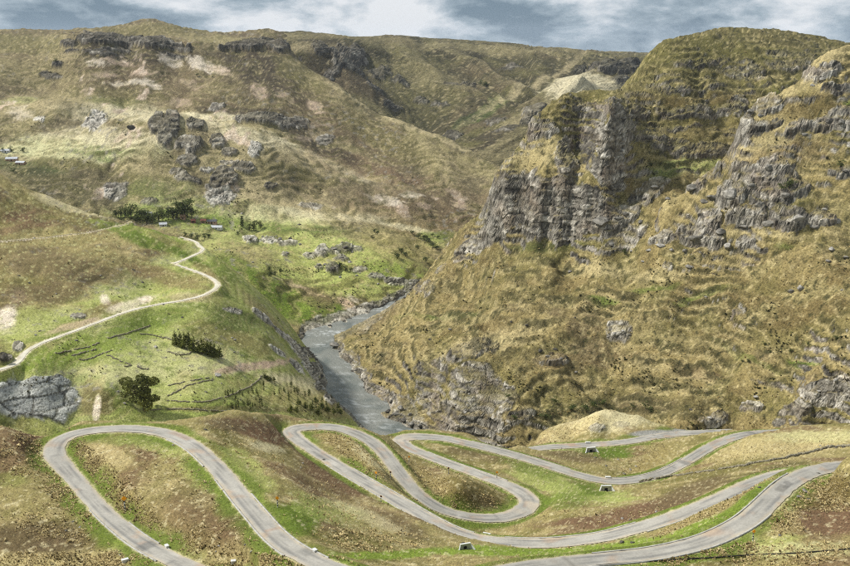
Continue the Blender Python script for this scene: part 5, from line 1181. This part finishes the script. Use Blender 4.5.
# ---- culvert headwalls
def make_culvert(w, loc, rz, label):
    root = empty('culvert', loc, rz)
    q = w / 5.0
    m = MB()
    # wall with an opening: left, right, lintel
    m.box(-1.6 * q, -0.55 * q, -0.2 * q, 0.2 * q, -0.6 * q, 1.7 * q)
    m.box(0.55 * q, 1.6 * q, -0.2 * q, 0.2 * q, -0.6 * q, 1.7 * q)
    m.box(-0.552 * q, 0.552 * q, -0.203 * q, 0.203 * q, 1.05 * q, 1.702 * q)
    m.build('headwall', M_CONC, root)
    m = MB(); m.box(-1.75 * q, 1.75 * q, -0.32 * q, 0.28 * q, 1.705 * q, 1.95 * q); m.build('coping', M_WHITE, root, bevel=0.03)
    for s in (-1, 1):
        m = MB()
        v = [(s * 1.55 * q, -0.15 * q, -0.6 * q), (s * 2.6 * q, -1.7 * q, -0.6 * q), (s * 2.6 * q, -1.7 * q, 0.25 * q), (s * 1.55 * q, -0.15 * q, 1.68 * q)]
        v2 = [(a + s * 0.28 * q, b + 0.12 * q, c) for a, b, c in v]
        m.add(v + v2, [(0, 1, 2, 3), (7, 6, 5, 4), (0, 4, 5, 1), (1, 5, 6, 2), (2, 6, 7, 3), (3, 7, 4, 0)])
        m.build('wing_wall', M_WHITE, root)
    m = MB(); m.box(-0.54 * q, 0.54 * q, 0.0, 2.2 * q, -0.55 * q, 1.045 * q); m.build('opening', M_HOLE, root)
    tag(root, label, 'culvert')
for px, py, wpx, rz, lab in ((606, 491, 15, 0.05, 'white concrete culvert under the asphalt dip above the reddish soil'), (591, 452.5, 13, 0.15, 'white concrete culvert below the far road by the pale mound'), (465, 549.5, 16, 0.3, 'white concrete culvert roof edge in the green strip beside the long straight')):
    p, dist = ground('A', px, py)
    make_culvert(wpx * dist / FPX, p, rz, lab)
# ---- low concrete parapets and drain blocks at the road edge
def make_parapet(w, h, loc, rz, label, pole=False):
    root = empty('parapet', loc, rz)
    m = MB(); m.box(-w / 2, w / 2, -0.25, 0.25, -0.3, h); m.build('block', M_WHITE, root, bevel=0.05)
    m = MB(); m.box(-w / 2 - 0.08, w / 2 + 0.08, -0.33, 0.33, h + 0.003, h + 0.14); m.build('coping', M_WHITE, root, bevel=0.03)
    if pole:
        m = MB(); m.box(w / 2 + 0.1, w / 2 + 2.2, -0.1, 0.1, -0.2, 0.22); m.build('low_wall', M_CONC, root)
    tag(root, label, 'parapet')
for px, py, wpx, hpx, rz, pole, lab in ((608, 478, 6, 2, 0, False, 'short white parapet on the inner edge of the asphalt dip'), (588, 443, 5.5, 2, 0, False, 'short white parapet on the far road beside the mound'), (487, 535.5, 9, 3, -0.4, False, 'white parapet block by the curve below the inner hairpin'), (167, 548, 5, 4, -0.9, True, 'white drain block with low wall inside the bottom of the broad hairpin'),
                                        (315, 552, 5, 4, -0.9, True, 'white drain block with low wall beside the straight near the scrub mound'), (125, 562, 7, 4, 0.5, True, 'white parapet with rail beside the outer road arm on the bare soil bank'), (233, 563, 5, 3, 0.2, False, 'small white block among tussocks between the hairpin arms')):
    p, dist = ground('A', px, py)
    make_parapet(wpx * dist / FPX * 0.85, hpx * dist / FPX * 0.6, p, rz, lab, pole)

# ---- dry stone walls
def stone_wall(k, pts, hpx, label, thick=0.6, group=None):
    W = [ground(k, *p) for p in catmull([(a, b) for a, b in pts], 8)]
    P = resample(np.array([w[0] for w in W]), 0.45)
    dist = W[0][1]
    h = hpx * dist / FPX
    co, fc = [], []
    for i, p in enumerate(P):
        if perlin2(np.array([i * 0.21]), np.array([p[0] * .37]), 5)[0] > 0.42:
            continue
        for lev in range(2):
            for _ in range(2 if random.random() < .8 else 1):
                s = np.array([random.uniform(.28, .42), random.uniform(.28, .45) * thick, h * random.uniform(.24, .36)])
                c = p + np.array([random.uniform(-.15, .15), random.uniform(-.3, .3) * thick, h * (0.12 + lev * 0.45) + random.uniform(-.1, .1) * h])
                n = len(co)
                a = random.uniform(0, 3.14); ca, sa = math.cos(a), math.sin(a)
                for dx, dy, dz in ((-1, -1, -1), (1, -1, -1), (1, 1, -1), (-1, 1, -1), (-.7, -.7, 1), (.7, -.7, 1), (.7, .7, 1), (-.7, .7, 1)):
                    ux, uy = dx * s[0] * random.uniform(.8, 1.1), dy * s[1] * random.uniform(.8, 1.1)
                    co.append((c[0] + ux * ca - uy * sa, c[1] + ux * sa + uy * ca, c[2] + dz * s[2]))
                fc += [tuple(q + n for q in f) for f in ((3, 2, 1, 0), (4, 5, 6, 7), (0, 1, 5, 4), (1, 2, 6, 5), (2, 3, 7, 6), (3, 0, 4, 7))]
    o = mesh_np('stone_wall', co, np.array(fc), M_STONE)
    tag(o, label, 'stone wall', group)
stone_wall('A', [(640, 482), (660, 478), (700, 472.5), (745, 465.5), (790, 457), (815, 451.5)], 1.7, 'dark dry stone wall climbing across the golden field above the curve')
stone_wall('A', [(815, 451.5), (832, 447.5), (860, 446)], 2.4, 'broken dark stone wall end beside the pale boulders on the field', 0.9)
for pts, lab in (([(56, 353.5), (75, 350), (90, 346.5), (99, 343)], 'long upper wall of the ruined stone enclosure on the green terrace'), ([(72, 356), (84, 352.5), (96, 349)], 'short middle wall of the ruined stone enclosure on the green terrace'), ([(75, 359.5), (88, 359.5), (100, 354.5), (112, 350.5)], 'bent lower wall of the ruined stone enclosure on the green terrace'),
                 ([(107, 355), (120, 361), (131, 365), (122, 367)], 'hooked ruin wall beside the stone enclosure on the green terrace'), ([(108, 338.5), (125, 334), (140, 329), (150, 326)], 'straight ruin wall below the dirt road on bright pasture'), ([(137, 366), (142, 369), (148, 369)], 'tiny ruin wall remnant above the big spreading tree'),
                 ([(140, 334), (160, 337), (174, 341)], 'low wall running up to the row of dark conifers'), ([(168, 352.5), (185, 355), (192, 351.5)], 'curved low wall at the foot of the dark conifers'), ([(168, 386), (190, 381), (208, 378)], 'field wall leading to the long pale flat boulder'), ([(168, 396), (178, 391), (190, 385), (212, 380)], 'second field wall below the one leading to the pale flat boulder'),
                 ([(167, 401), (200, 402), (225, 397), (245, 389), (255, 383), (262, 376)], 'long curving field wall bounding the sapling plot'), ([(152, 410), (185, 409), (215, 411), (240, 412), (262, 416)], 'low wall along the lower edge of the terrace above the red soil')):
    stone_wall('B', pts, 0.95, lab, 0.4)

# ---- trees
def leaf_cloud(rg, centres, radii, n, size, cols, shell=0.55):
    """many small leaf faces through a crown made of clumps"""
    k = rg.choice(len(centres), n, p=np.array([r[0] * r[1] * r[2] for r in radii]) / sum(r[0] * r[1] * r[2] for r in radii))
    d = rg.normal(size=(n, 3)); d /= np.linalg.norm(d, axis=1)[:, None]
    rad = rg.uniform(0, 1, n) ** (1 / 3) * (1 - shell) + shell * rg.uniform(0.8, 1.06, n)
    c = np.array(centres)[k] + d * rad[:, None] * np.array(radii)[k]
    a = rg.normal(size=(n, 3)); a /= np.linalg.norm(a, axis=1)[:, None]
    b = np.cross(a, rg.normal(size=(n, 3))); b /= np.linalg.norm(b, axis=1)[:, None]
    s = size * rg.uniform(0.6, 1.3, n)[:, None]
    co = np.stack([c - a * s * .5 - b * s * .3, c + a * s * .5 - b * s * .2, c + b * s * .6, c - a * s * .3 + b * s * .4], 1).reshape(-1, 3)
    f = np.arange(n * 4).reshape(n, 4)
    tone = rg.uniform(0, 1, len(centres))[k] * 0.6 + rg.uniform(0, 1, n) * 0.4
    col = cols[0] + (cols[1] - cols[0]) * tone[:, None]
    return co, f, np.repeat(col, 4, axis=0)
def trunk_mesh(h, r, limbs, rg):
    m = MB()
    m.tube([(0, 0, -0.5), (0.02 * h, 0, h * .35), (0, 0.02 * h, h * .7)], [r, r * .75, r * .35], 7)
    for i in range(limbs):
        a = rg.uniform(0, 6.28); z0 = h * rg.uniform(.2, .5); l = h * rg.uniform(.2, .36)
        m.tube([(0, 0, z0), (math.cos(a) * l * .6, math.sin(a) * l * .6, z0 + l * .5), (math.cos(a) * l, math.sin(a) * l, z0 + l)], [r * .5, r * .35, r * .15], 5)
    return m
def make_tree(name, kind, seed, n, cols):
    """unit-height trees"""
    rg = np.random.default_rng(seed)
    root = empty(name, (0, 0, -1000))
    if kind == 'cone':
        cs, rs = [], []
        for i in range(9):
            t = i / 8
            w = 0.23 * (1 - t) ** 0.9 + 0.02
            for q in range(3 if t < .7 else 1):
                a = rg.uniform(0, 6.28)
                cs.append((math.cos(a) * w * .5, math.sin(a) * w * .5, 0.12 + t * .84)); rs.append((w * .75, w * .75, 0.09))
        size, lim, tr = 0.075, 0, 0.03
    elif kind == 'round':
        cs = [(rg.normal() * .13, rg.normal() * .13, rg.uniform(.16, .86)) for _ in range(13)]; rs = [(rg.uniform(.13, .2),) * 2 + (rg.uniform(.11, .17),) for _ in range(13)]
        size, lim, tr = 0.07, 3, 0.03
    elif kind == 'spread':
        cs, rs = [], []
        for i in range(24):
            a = rg.uniform(0, 6.28); d = rg.uniform(0.05, .46); z = rg.uniform(.26, .9) - d * .3
            cs.append((math.cos(a) * d * 1.15, math.sin(a) * d, z)); rs.append((rg.uniform(.11, .2), rg.uniform(.11, .2), rg.uniform(.07, .12)))
        size, lim, tr = 0.042, 7, 0.04
    else:       # column
        cs = [(rg.normal() * .02, rg.normal() * .02, .1 + .1 * i) for i in range(9)]; rs = [(.13 - .006 * i, .13 - .006 * i, .09) for i in range(9)]
        size, lim, tr = 0.11, 0, 0.02
    trunk_mesh(1.0, tr, lim, rg).build('trunk', M_BARK, root, True)
    co, f, col = leaf_cloud(rg, cs, rs, n, size, cols, 0.5)
    mesh_np('crown', co, f, M_LEAF, col, parent=root)
    return root
G_DARK = (srgb(54, 64, 34, .95), srgb(104, 114, 60, .95))
G_CON = (srgb(66, 74, 32, .95), srgb(124, 128, 60, .95))
G_OLV = (srgb(64, 70, 34, .9), srgb(134, 136, 68, .9))
G_SAP = (srgb(56, 66, 28, .9), srgb(108, 112, 56, .9))
PROTO = {'cone': [make_tree('conifer_tree', 'cone', 5 + i, 420, G_CON) for i in range(3)], 'round': [make_tree('tree', 'round', 15 + i, 420, G_DARK) for i in range(4)], 'column': [make_tree('sapling', 'column', 25 + i, 60, G_SAP) for i in range(3)], 'tall': [make_tree('slender_tree', 'column', 35, 160, G_DARK)]}
TAKEN = set()
def plant(kind, k, px, py, hpx, label, cat, group=None, wide=1.0):
    p, dist = ground(k, px, py)
    src = random.choice(PROTO[kind])
    if src.name in TAKEN:
        o = copy_tree(src)
    else:
        o = src; TAKEN.add(src.name)
    h = hpx * dist / FPX / math.cos(math.atan2(CAMZ - p[2], p[1]))
    o.location = p; o.scale = (h * wide, h * wide, h); o.rotation_euler = (0, 0, random.uniform(0, 6.28))
    tag(o, label, cat, group)
    return o
big = make_tree('spreading_tree', 'spread', 77, 5200, G_OLV)
p, dist = ground('B', 144, 411)
h_ = 36 * dist / FPX / 0.92
big.location = p; big.scale = (h_ * 1.0, h_ * 0.95, h_)
tag(big, 'big spreading olive green tree on the terrace above the broad hairpin', 'tree')
for px, py, h in ((175.5, 345, 13), (180, 346, 13), (184, 348, 15), (189, 348, 16), (193, 351, 14), (198, 353, 12), (202, 354, 16), (207, 355, 13), (211, 356, 15), (215, 357, 14), (219, 357, 11)):
    plant('cone', 'B', px, py, h * 1.3, 'dark olive conifer at the wall end of the dense terrace row' if px < 176 else 'lowest dark olive conifer closing the dense terrace row' if px > 218 else 'dark olive conifer inside the dense terrace row', 'tree', 'conifer row on the terrace', 0.85)
for px, py, h in ((116, 217, 8), (121, 218, 9), (125, 218, 10), (132, 219, 14), (137, 221, 11), (142, 222, 13), (147, 224, 12), (153, 223, 10), (158, 222, 11), (163, 222, 12), (168, 220, 11), (173, 219, 13), (178, 219, 11), (183, 219, 19), (187, 218, 17), (191, 218, 12), (150, 220, 9)):
    plant('round', 'D', px, py, h * 1.2, 'tallest dark tree of the village grove beside the pinkish adobe house' if h == 19 else 'second tallest dark tree at the end of the village grove' if h == 17 else 'dark tree in the village grove behind the grassy spur' if h > 10 else 'low dark tree in the village grove behind the grassy spur', 'tree', 'village grove', 1.1)
for px, py, h, lab in ((249, 231, 8, 'first dark round tree at the pale valley boulder'), (254, 231, 13, 'tallest dark round tree behind the pale valley boulder'), (261, 229, 9, 'dark round tree on the meadow side of the pale valley boulder'), (239, 236, 6, 'low dark bush in front of the pale valley boulder')):
    plant('round', 'D', px, py, h, lab, 'tree')
plant('tall', 'D', 241.5, 226, 11, 'slender dark tree standing apart from the round valley trees', 'tree', None, 1.2)
for px, py, h in ((192, 238, 6), (198, 239, 7), (204, 239, 6), (209, 238, 7), (186, 236, 5)):
    plant('round', 'D', px, py, h, 'dark shrub in the stony hollow below the village', 'shrub', 'hollow shrubs', 1.3)
for px, py, h in ((340, 268, 9), (346, 271, 7), (351, 272, 6), (271, 276, 7), (280, 274, 7), (275, 275, 6), (270, 270, 5)):
    plant('round', 'D', px, py, h, 'dark round bush among the valley boulder field', 'shrub', 'valley bushes', 1.2)
for px, py, h in ((419, 238, 6), (424, 241, 8), (429, 244, 8), (433, 248, 7), (437, 250, 6), (413, 234, 5), (432, 237, 4), (438, 238, 4), (426, 262, 7), (402, 254, 7), (398, 259, 8), (406, 257, 6), (418, 250, 6), (374, 232, 5), (377, 234, 5), (371, 238, 4)):
    plant('round', 'D', px, py, h, 'dark bush along the gully where the river valley narrows', 'shrub', 'gully bushes', 1.5)
for px, py, h in ((3, 152, 5), (11, 152, 6), (22, 152, 6), (14, 173, 5), (55, 63, 5), (197, 77, 4), (213, 78, 3)):
    plant('round', 'D', px, py, h, 'dark round tree near the tin roofed farm', 'tree', 'farm trees', 1.3)
for px, py, h in ((484, 88, 6), (480, 85, 5), (487, 86, 5)):
    plant('round', 'E', px, py, h, 'dark tree in the clump on the far gullied slope', 'tree', 'far slope trees', 1.2)
rs_ = random.Random(5)
for i in range(78):
    if i < 40:
        px, py = rs_.uniform(225, 262), rs_.uniform(391, 409); 
    else:
        t = rs_.uniform(0, 1); px, py = 262 + 78 * t, 384 + 28 * t + rs_.uniform(-10, 10)
    if py > 414:
        py = 413
    plant('column', 'B', px, py, rs_.uniform(4, 7), 'young green sapling inside the curving field wall' if i < 40 else 'young green sapling on the dry slope dropping to the river', 'sapling', 'sapling plantation', rs_.uniform(0.9, 1.5))
for px, py, h in ((265, 378, 6), (268, 380, 6), (271, 381, 6), (274, 381, 5), (316, 402, 7), (322, 408, 8), (328, 412, 9), (312, 410, 8), (306, 408, 7), (300, 404, 6), (333, 414, 8), (318, 414, 9), (296, 412, 7), (290, 412, 9), (340, 414, 7)):
    plant('cone', 'B', px, py, h, 'bushy young conifer at the edge of the sapling plantation', 'sapling', 'young conifers', 1.4)
for px, py, h in ((651, 166, 5), (625, 255, 6), (808, 158, 0), (789, 188, 11), (782, 190, 8), (840, 168, 8), (674, 168, 3), (665, 180, 4)):
    if h:
        plant('round', 'F' if px > 700 else 'C', px, py, h, 'dark green bush growing against the crags', 'shrub', 'crag bushes', 1.4)
for px, py, h in ((572, 411, 8), (586, 412, 9), (555, 404, 7), (604, 405, 6), (595, 408, 8), (632, 407, 5), (650, 412, 7), (645, 408, 6), (546, 420, 8), (515, 420, 6), (508, 398, 5), (710, 350, 3), (742, 362, 3), (764, 345, 4), (791, 352, 4), (748, 363, 4), (770, 352, 3), (836, 340, 6), (808, 347, 4)):
    plant('round', 'C', px, py, h, 'dark shrub on the steep slope above the road', 'shrub', 'mountain shrubs', 1.5)

# ---- houses
def make_house(k, px, py, wpx, hpx, deep, wall, roof, label, rz=0.0):
    p, dist = ground(k, px, py)
    q = dist / FPX
    w, h, d = wpx * q, hpx * q, deep
    root = empty('house', p, rz)
    m = MB(); m.box(-w / 2, w / 2, -d / 2, d / 2, -1.0, h * .6); m.build('wall', wall, root)
    m = MB(); e = 0.35; z0, z1 = h * .6 + .01, h * .6 + d * 0.32
    m.add([(-w / 2 - e, -d / 2 - e, z0), (w / 2 + e, -d / 2 - e, z0), (w / 2 + e, 0, z1), (-w / 2 - e, 0, z1), (w / 2 + e, d / 2 + e, z0), (-w / 2 - e, d / 2 + e, z0),
           (-w / 2 - e, -d / 2 - e, z0 + .15), (w / 2 + e, -d / 2 - e, z0 + .15), (w / 2 + e, 0, z1 + .15), (-w / 2 - e, 0, z1 + .15), (w / 2 + e, d / 2 + e, z0 + .15), (-w / 2 - e, d / 2 + e, z0 + .15)],
          [(6, 7, 8, 9), (9, 8, 10, 11), (3, 2, 1, 0), (5, 4, 2, 3), (0, 1, 7, 6), (4, 5, 11, 10), (1, 2, 8, 7), (2, 4, 10, 8), (5, 3, 9, 11), (3, 0, 6, 9)])
    m.build('roof', roof, root)
    m = MB()
    m.add([(-w / 2, -d / 2, h * .6), (-w / 2, d / 2, h * .6), (-w / 2, 0, z1), (w / 2, -d / 2, h * .6), (w / 2, d / 2, h * .6), (w / 2, 0, z1)], [(0, 2, 1), (3, 4, 5)])
    m.build('gable', wall, root)
    m = MB(); m.box(-.5, .5, -d / 2 - .06, -d / 2 + .05, 0, min(2.0, h * .5)); m.build('door', M_HOLE, root)
    for sx in (-.3, .3):
        m = MB(); m.box(sx * w - .45, sx * w + .45, -d / 2 - .05, -d / 2 + .05, h * .25, h * .45); m.build('window', M_HOLE, root)
    tag(root, label, 'house')
make_house('D', 212, 223.5, 9, 4, 5, M_ADOBE, M_DARKROOF, 'long low house with dark roof beside the village grove', 0.05)
make_house('D', 203, 223, 5, 4, 4.5, M_ADOBE, M_REDROOF, 'small red roofed house joined to the long dark roofed one', 0.05)
make_house('D', 193, 223, 4, 3.5, 4, M_REDROOF, M_REDROOF, 'tiny red house at the edge of the village grove', 0.1)
make_house('D', 216, 229, 11, 2.6, 5, M_WHITE, M_TIN, 'white house with pale tin roof in front of the village', -0.05)
make_house('D', 163, 226, 7, 3, 5, M_WHITE, M_TIN, 'tin roofed hut below the village trees', 0.3)
make_house('D', 183, 218.5, 5, 5, 4, M_ADOBE, M_ADOBE, 'pinkish adobe house among the village trees', 0.1)
make_house('D', 149, 216, 6, 4, 4, M_WHITE, M_TIN, 'pale house half hidden in the village grove', 0.0)
make_house('D', 12, 161.5, 11, 3, 6, M_ADOBE, M_TIN, 'long tin roofed farmhouse on the green slope', 0.15)
make_house('D', 21, 165, 9, 3, 5, M_ADOBE, M_TIN, 'lower tin roofed farm shed on the green slope', -0.15)
make_house('D', 6, 152.5, 9, 3, 5, M_WHITE, M_TIN, 'pale farm building below the round farm trees', 0.1)

# ---- thin dark cable at the bottom, built as a black tube on the grass
W = [ground('A', a, b)[0] + np.array([0, 0, 0.12]) for a, b in ((596, 566), (630, 563.5), (670, 560.5), (710, 558), (750, 556), (790, 553.5), (830, 551), (870, 548))]
P_ = resample(catmull(W, 6), 0.6)
m = MB(); m.tube([tuple(q) for q in P_], 0.11, 6)
tag(m.build('black_cable', M_BLACK, None, True), 'thin black cable lying across the grass below the wide curve', 'cable')

# ------------------------------------------------------------------ tussocks, shrubs and loose stones nobody could count
def scatter(name, label, cat, k, weight, n, hgt, blades, cols, seed, width=0.22, spread=0.9, droop=0.35):
    L = LAYERS[LONG[k]]
    rg = np.random.default_rng(seed)
    vis = (L['fx'] > -60) & (L['fx'] < 910) & (L['fy'] > -20) & (L['fy'] < 600)
    w = (weight * vis * (L['rd'] > L['hw'] + 0.5)).ravel()
    # weigh by the ground each vertex stands for, seen from the camera
    idx = rg.choice(len(w), n, p=w / w.sum())
    nc, nr = L['x'].shape
    i, j = np.unravel_index(idx, (nc, nr))
    i2, j2 = np.minimum(i + 1, nc - 1), np.minimum(j + 1, nr - 1)
    a, b = rg.uniform(0, 1, n), rg.uniform(0, 1, n)
    def at(q):
        return q[i, j] + (q[i2, j] - q[i, j]) * a + (q[i, j2] - q[i, j]) * b
    base = np.stack([at(L['x']), at(L['y']), at(L['z'])], -1)
    s = hgt * np.exp(rg.normal(0, 0.3, n))
    ang = rg.uniform(0, 2 * np.pi, (n, blades)); lean = rg.uniform(0.15, spread, (n, blades))
    hh = s[:, None] * rg.uniform(0.7, 1.1, (n, blades))
    dx, dy = np.cos(ang) * lean, np.sin(ang) * lean
    tip = base[:, None] + np.stack([dx * hh, dy * hh, hh * np.sqrt(np.maximum(1 - lean ** 2 * .7, .1)) * (1 - droop * lean)], -1)
    ww = s[:, None] * width
    px_, py_ = -np.sin(ang) * ww, np.cos(ang) * ww
    root = base[:, None] + np.stack([dx * hh * .12, dy * hh * .12, 0 * hh - 0.08 * hh], -1)
    mid = root * .45 + tip * .55 + np.stack([0 * hh, 0 * hh, hh * .14], -1)
    off = np.stack([px_, py_, 0 * px_], -1)
    co = np.stack([root - off * .6, root + off * .6, mid + off, tip, mid - off], 2)       # a five-sided leaf
    n5 = n * blades
    f0 = np.arange(n5)[:, None] * 5
    quad = f0 + np.array([[0, 1, 2, 4]]); tri = f0 + np.array([[4, 2, 3]])
    t = rg.uniform(0, 1, n)[:, None] * .7 + rg.uniform(0, 1, (n, blades)) * .3
    c = cols[0] + (cols[1] - cols[0]) * t[..., None]
    c = np.repeat(c[:, :, None], 5, axis=2)
    c[:, :, 3] *= 1.15
    me = bpy.data.meshes.new(name)
    V = co.reshape(-1, 3).astype(np.float32)
    me.vertices.add(len(V)); me.vertices.foreach_set('co', V.ravel())
    loops = np.concatenate([quad.ravel(), tri.ravel()]).astype(np.int32)
    me.loops.add(len(loops)); me.loops.foreach_set('vertex_index', loops)
    me.polygons.add(n5 * 2)
    me.polygons.foreach_set('loop_start', np.concatenate([np.arange(n5) * 4, n5 * 4 + np.arange(n5) * 3]).astype(np.int32))
    me.update(calc_edges=True)
    at_ = me.attributes.new('Col', 'FLOAT_COLOR', 'POINT')
    at_.data.foreach_set('color', np.column_stack([c.reshape(-1, 3), np.ones(len(V))]).astype(np.float32).ravel())
    me.materials.append(M_GRASS)
    o = link(bpy.data.objects.new(name, me))
    tag(o, label, cat, kind='stuff')
def zones(k, Z_, base=0.0, rag=0.5):
    L = LAYERS[LONG[k]]
    w = np.full(L['x'].shape, base)
    for cx_, cy_, rx, ry, ang, st in Z_:
        w = np.maximum(w, st * blob(L['px'], L['py'], L['n_fine'] * .6 + L['n_mid'] * .4, cx_, cy_, rx, ry, ang, .35, rag))
    return w
TZ = [(88, 458, 30, 8, 50, 1), (115, 485, 40, 11, 48, 1), (145, 515, 26, 8, 40, .6), (215, 540, 40, 16, 15, .3), (60, 490, 30, 14, 55, .8), (40, 455, 40, 10, 40, .8), (60, 525, 50, 18, 10, .4), (20, 460, 30, 14, 30, .5), (180, 480, 50, 20, 30, .12), (60, 562, 80, 8, 0, 1), (230, 562, 60, 6, 0, .8), (300, 565, 40, 5, 0, 1),
      (345, 443, 44, 10, 32, 1), (365, 470, 24, 14, 50, .9), (430, 480, 50, 8, 33, 1), (425, 500, 20, 8, 40, .7), (465, 497, 40, 8, 14, .6), (355, 540, 36, 14, 5, .5), (400, 540, 26, 8, 15, .5), (445, 470, 40, 4, 30, .6), (500, 488, 30, 6, 20, .4),
      (560, 432, 40, 10, -18, .6), (640, 458, 34, 9, -38, 1), (620, 470, 16, 6, -20, .5), (585, 456, 34, 6, 12, .35), (710, 512, 60, 4, -25, 1), (745, 490, 30, 4, -38, .9), (770, 474, 30, 4, -30, .8), (830, 490, 32, 20, 0, 1), (790, 520, 20, 16, -40, .9), (700, 556, 80, 5, -8, .6), (800, 555, 70, 10, -5, .5), (640, 515, 60, 4, -12, .3), (720, 463, 50, 5, -14, .5), (790, 446, 60, 8, -6, .25), (560, 515, 60, 6, 0, .3), (240, 450, 40, 14, 30, .12), (340, 510, 60, 20, 25, .12), (760, 458, 60, 3, -10, .5)]
def clump(k, seed, lo=0.0, hi=0.45, size=9.0):
    L = LAYERS[LONG[k]]
    return sstep(lo, hi, fbm2(L['x'] / size, L['y'] / size, 4, seed)) ** 1.5
LC, LF, LB_, LD = (LAYERS[LONG[q]] for q in 'CFBD')
scatter('tussock_grass', 'golden tussock grass tufts covering the banks along the asphalt road', 'grass', 'A', zones('A', TZ, 0.02) * (0.25 + clump('A', 201, -.2, .4, 5)), 17000, 0.32, 7, (srgb(172, 150, 94, 1), srgb(236, 218, 166, 1)), 1, 0.13)
scatter('dark_tussock', 'dark brown dry tufts and low scrub on the road banks', 'scrub', 'A', zones('A', TZ, 0.0) * (0.1 + clump('A', 203, -.1, .4, 6)), 1500, 0.36, 6, (srgb(92, 80, 48, .95), srgb(150, 128, 80, .95)), 2, 0.16)
scatter('mountain_scrub', 'low dark scrub dotting the golden mountain slope', 'scrub', 'C', (1 - LC['rock']) * clump('C', 205, 0.1, 0.5, 24) * (LC['z'] > 5), 1100, 0.9, 5, (srgb(80, 80, 46, .95), srgb(128, 120, 70, .95)), 3, 0.35, 0.9)
scatter('mountain_tussock', 'pale bunch grass dotting the golden mountain slope', 'grass', 'C', (1 - LC['rock']) * (0.1 + clump('C', 207, -.3, .4, 14)) * (LC['z'] > 5), 5000, 0.6, 4, (srgb(150, 130, 78, .9), srgb(206, 186, 130, .9)), 4, 0.3, 0.9)
scatter('spur_scrub', 'low dark scrub on the golden rocky spur', 'scrub', 'F', (1 - LF['rock']) * clump('F', 209, 0.1, 0.5, 20), 700, 0.85, 5, (srgb(80, 76, 46, .95), srgb(130, 114, 68, .95)), 5, 0.35)
scatter('terrace_scrub', 'small dark tufts dotted over the terrace pasture and slope', 'scrub', 'B', clump('B', 211, 0.1, 0.5, 14) * (LB_['z'] > 6), 1600, 0.42, 5, (srgb(84, 82, 44, .9), srgb(138, 128, 76, .9)), 6, 0.35)
scatter('valley_scrub', 'low dark scrub dotted over the hills across the river', 'scrub', 'D', clump('D', 213, 0.1, 0.5, 40) * (LD['y'] < 1100) * (LD['z'] > 5), 1100, 0.9, 5, (srgb(78, 80, 46, .95), srgb(120, 116, 68, .95)), 7, 0.38)

# ------------------------------------------------------------------ the thin blue air over the far hills
def haze():
    m = bpy.data.materials.new('haze')
    m.use_nodes = True
    nt = m.node_tree
    nt.nodes.clear()
    o = nt.nodes.new('ShaderNodeOutputMaterial'); v = nt.nodes.new('ShaderNodeVolumePrincipled')
    v.inputs['Color'].default_value = (0.80, 0.88, 1.0, 1)
    v.inputs['Density'].default_value = 0.000026
    nt.links.new(v.outputs[0], o.inputs['Volume'])
    b = MB(); b.box(-6500, 6500, -300, 9500, -60, 320)
    tag(b.build('haze', m), 'thin bluish air veiling the distant hills', 'haze', kind='stuff')
haze()
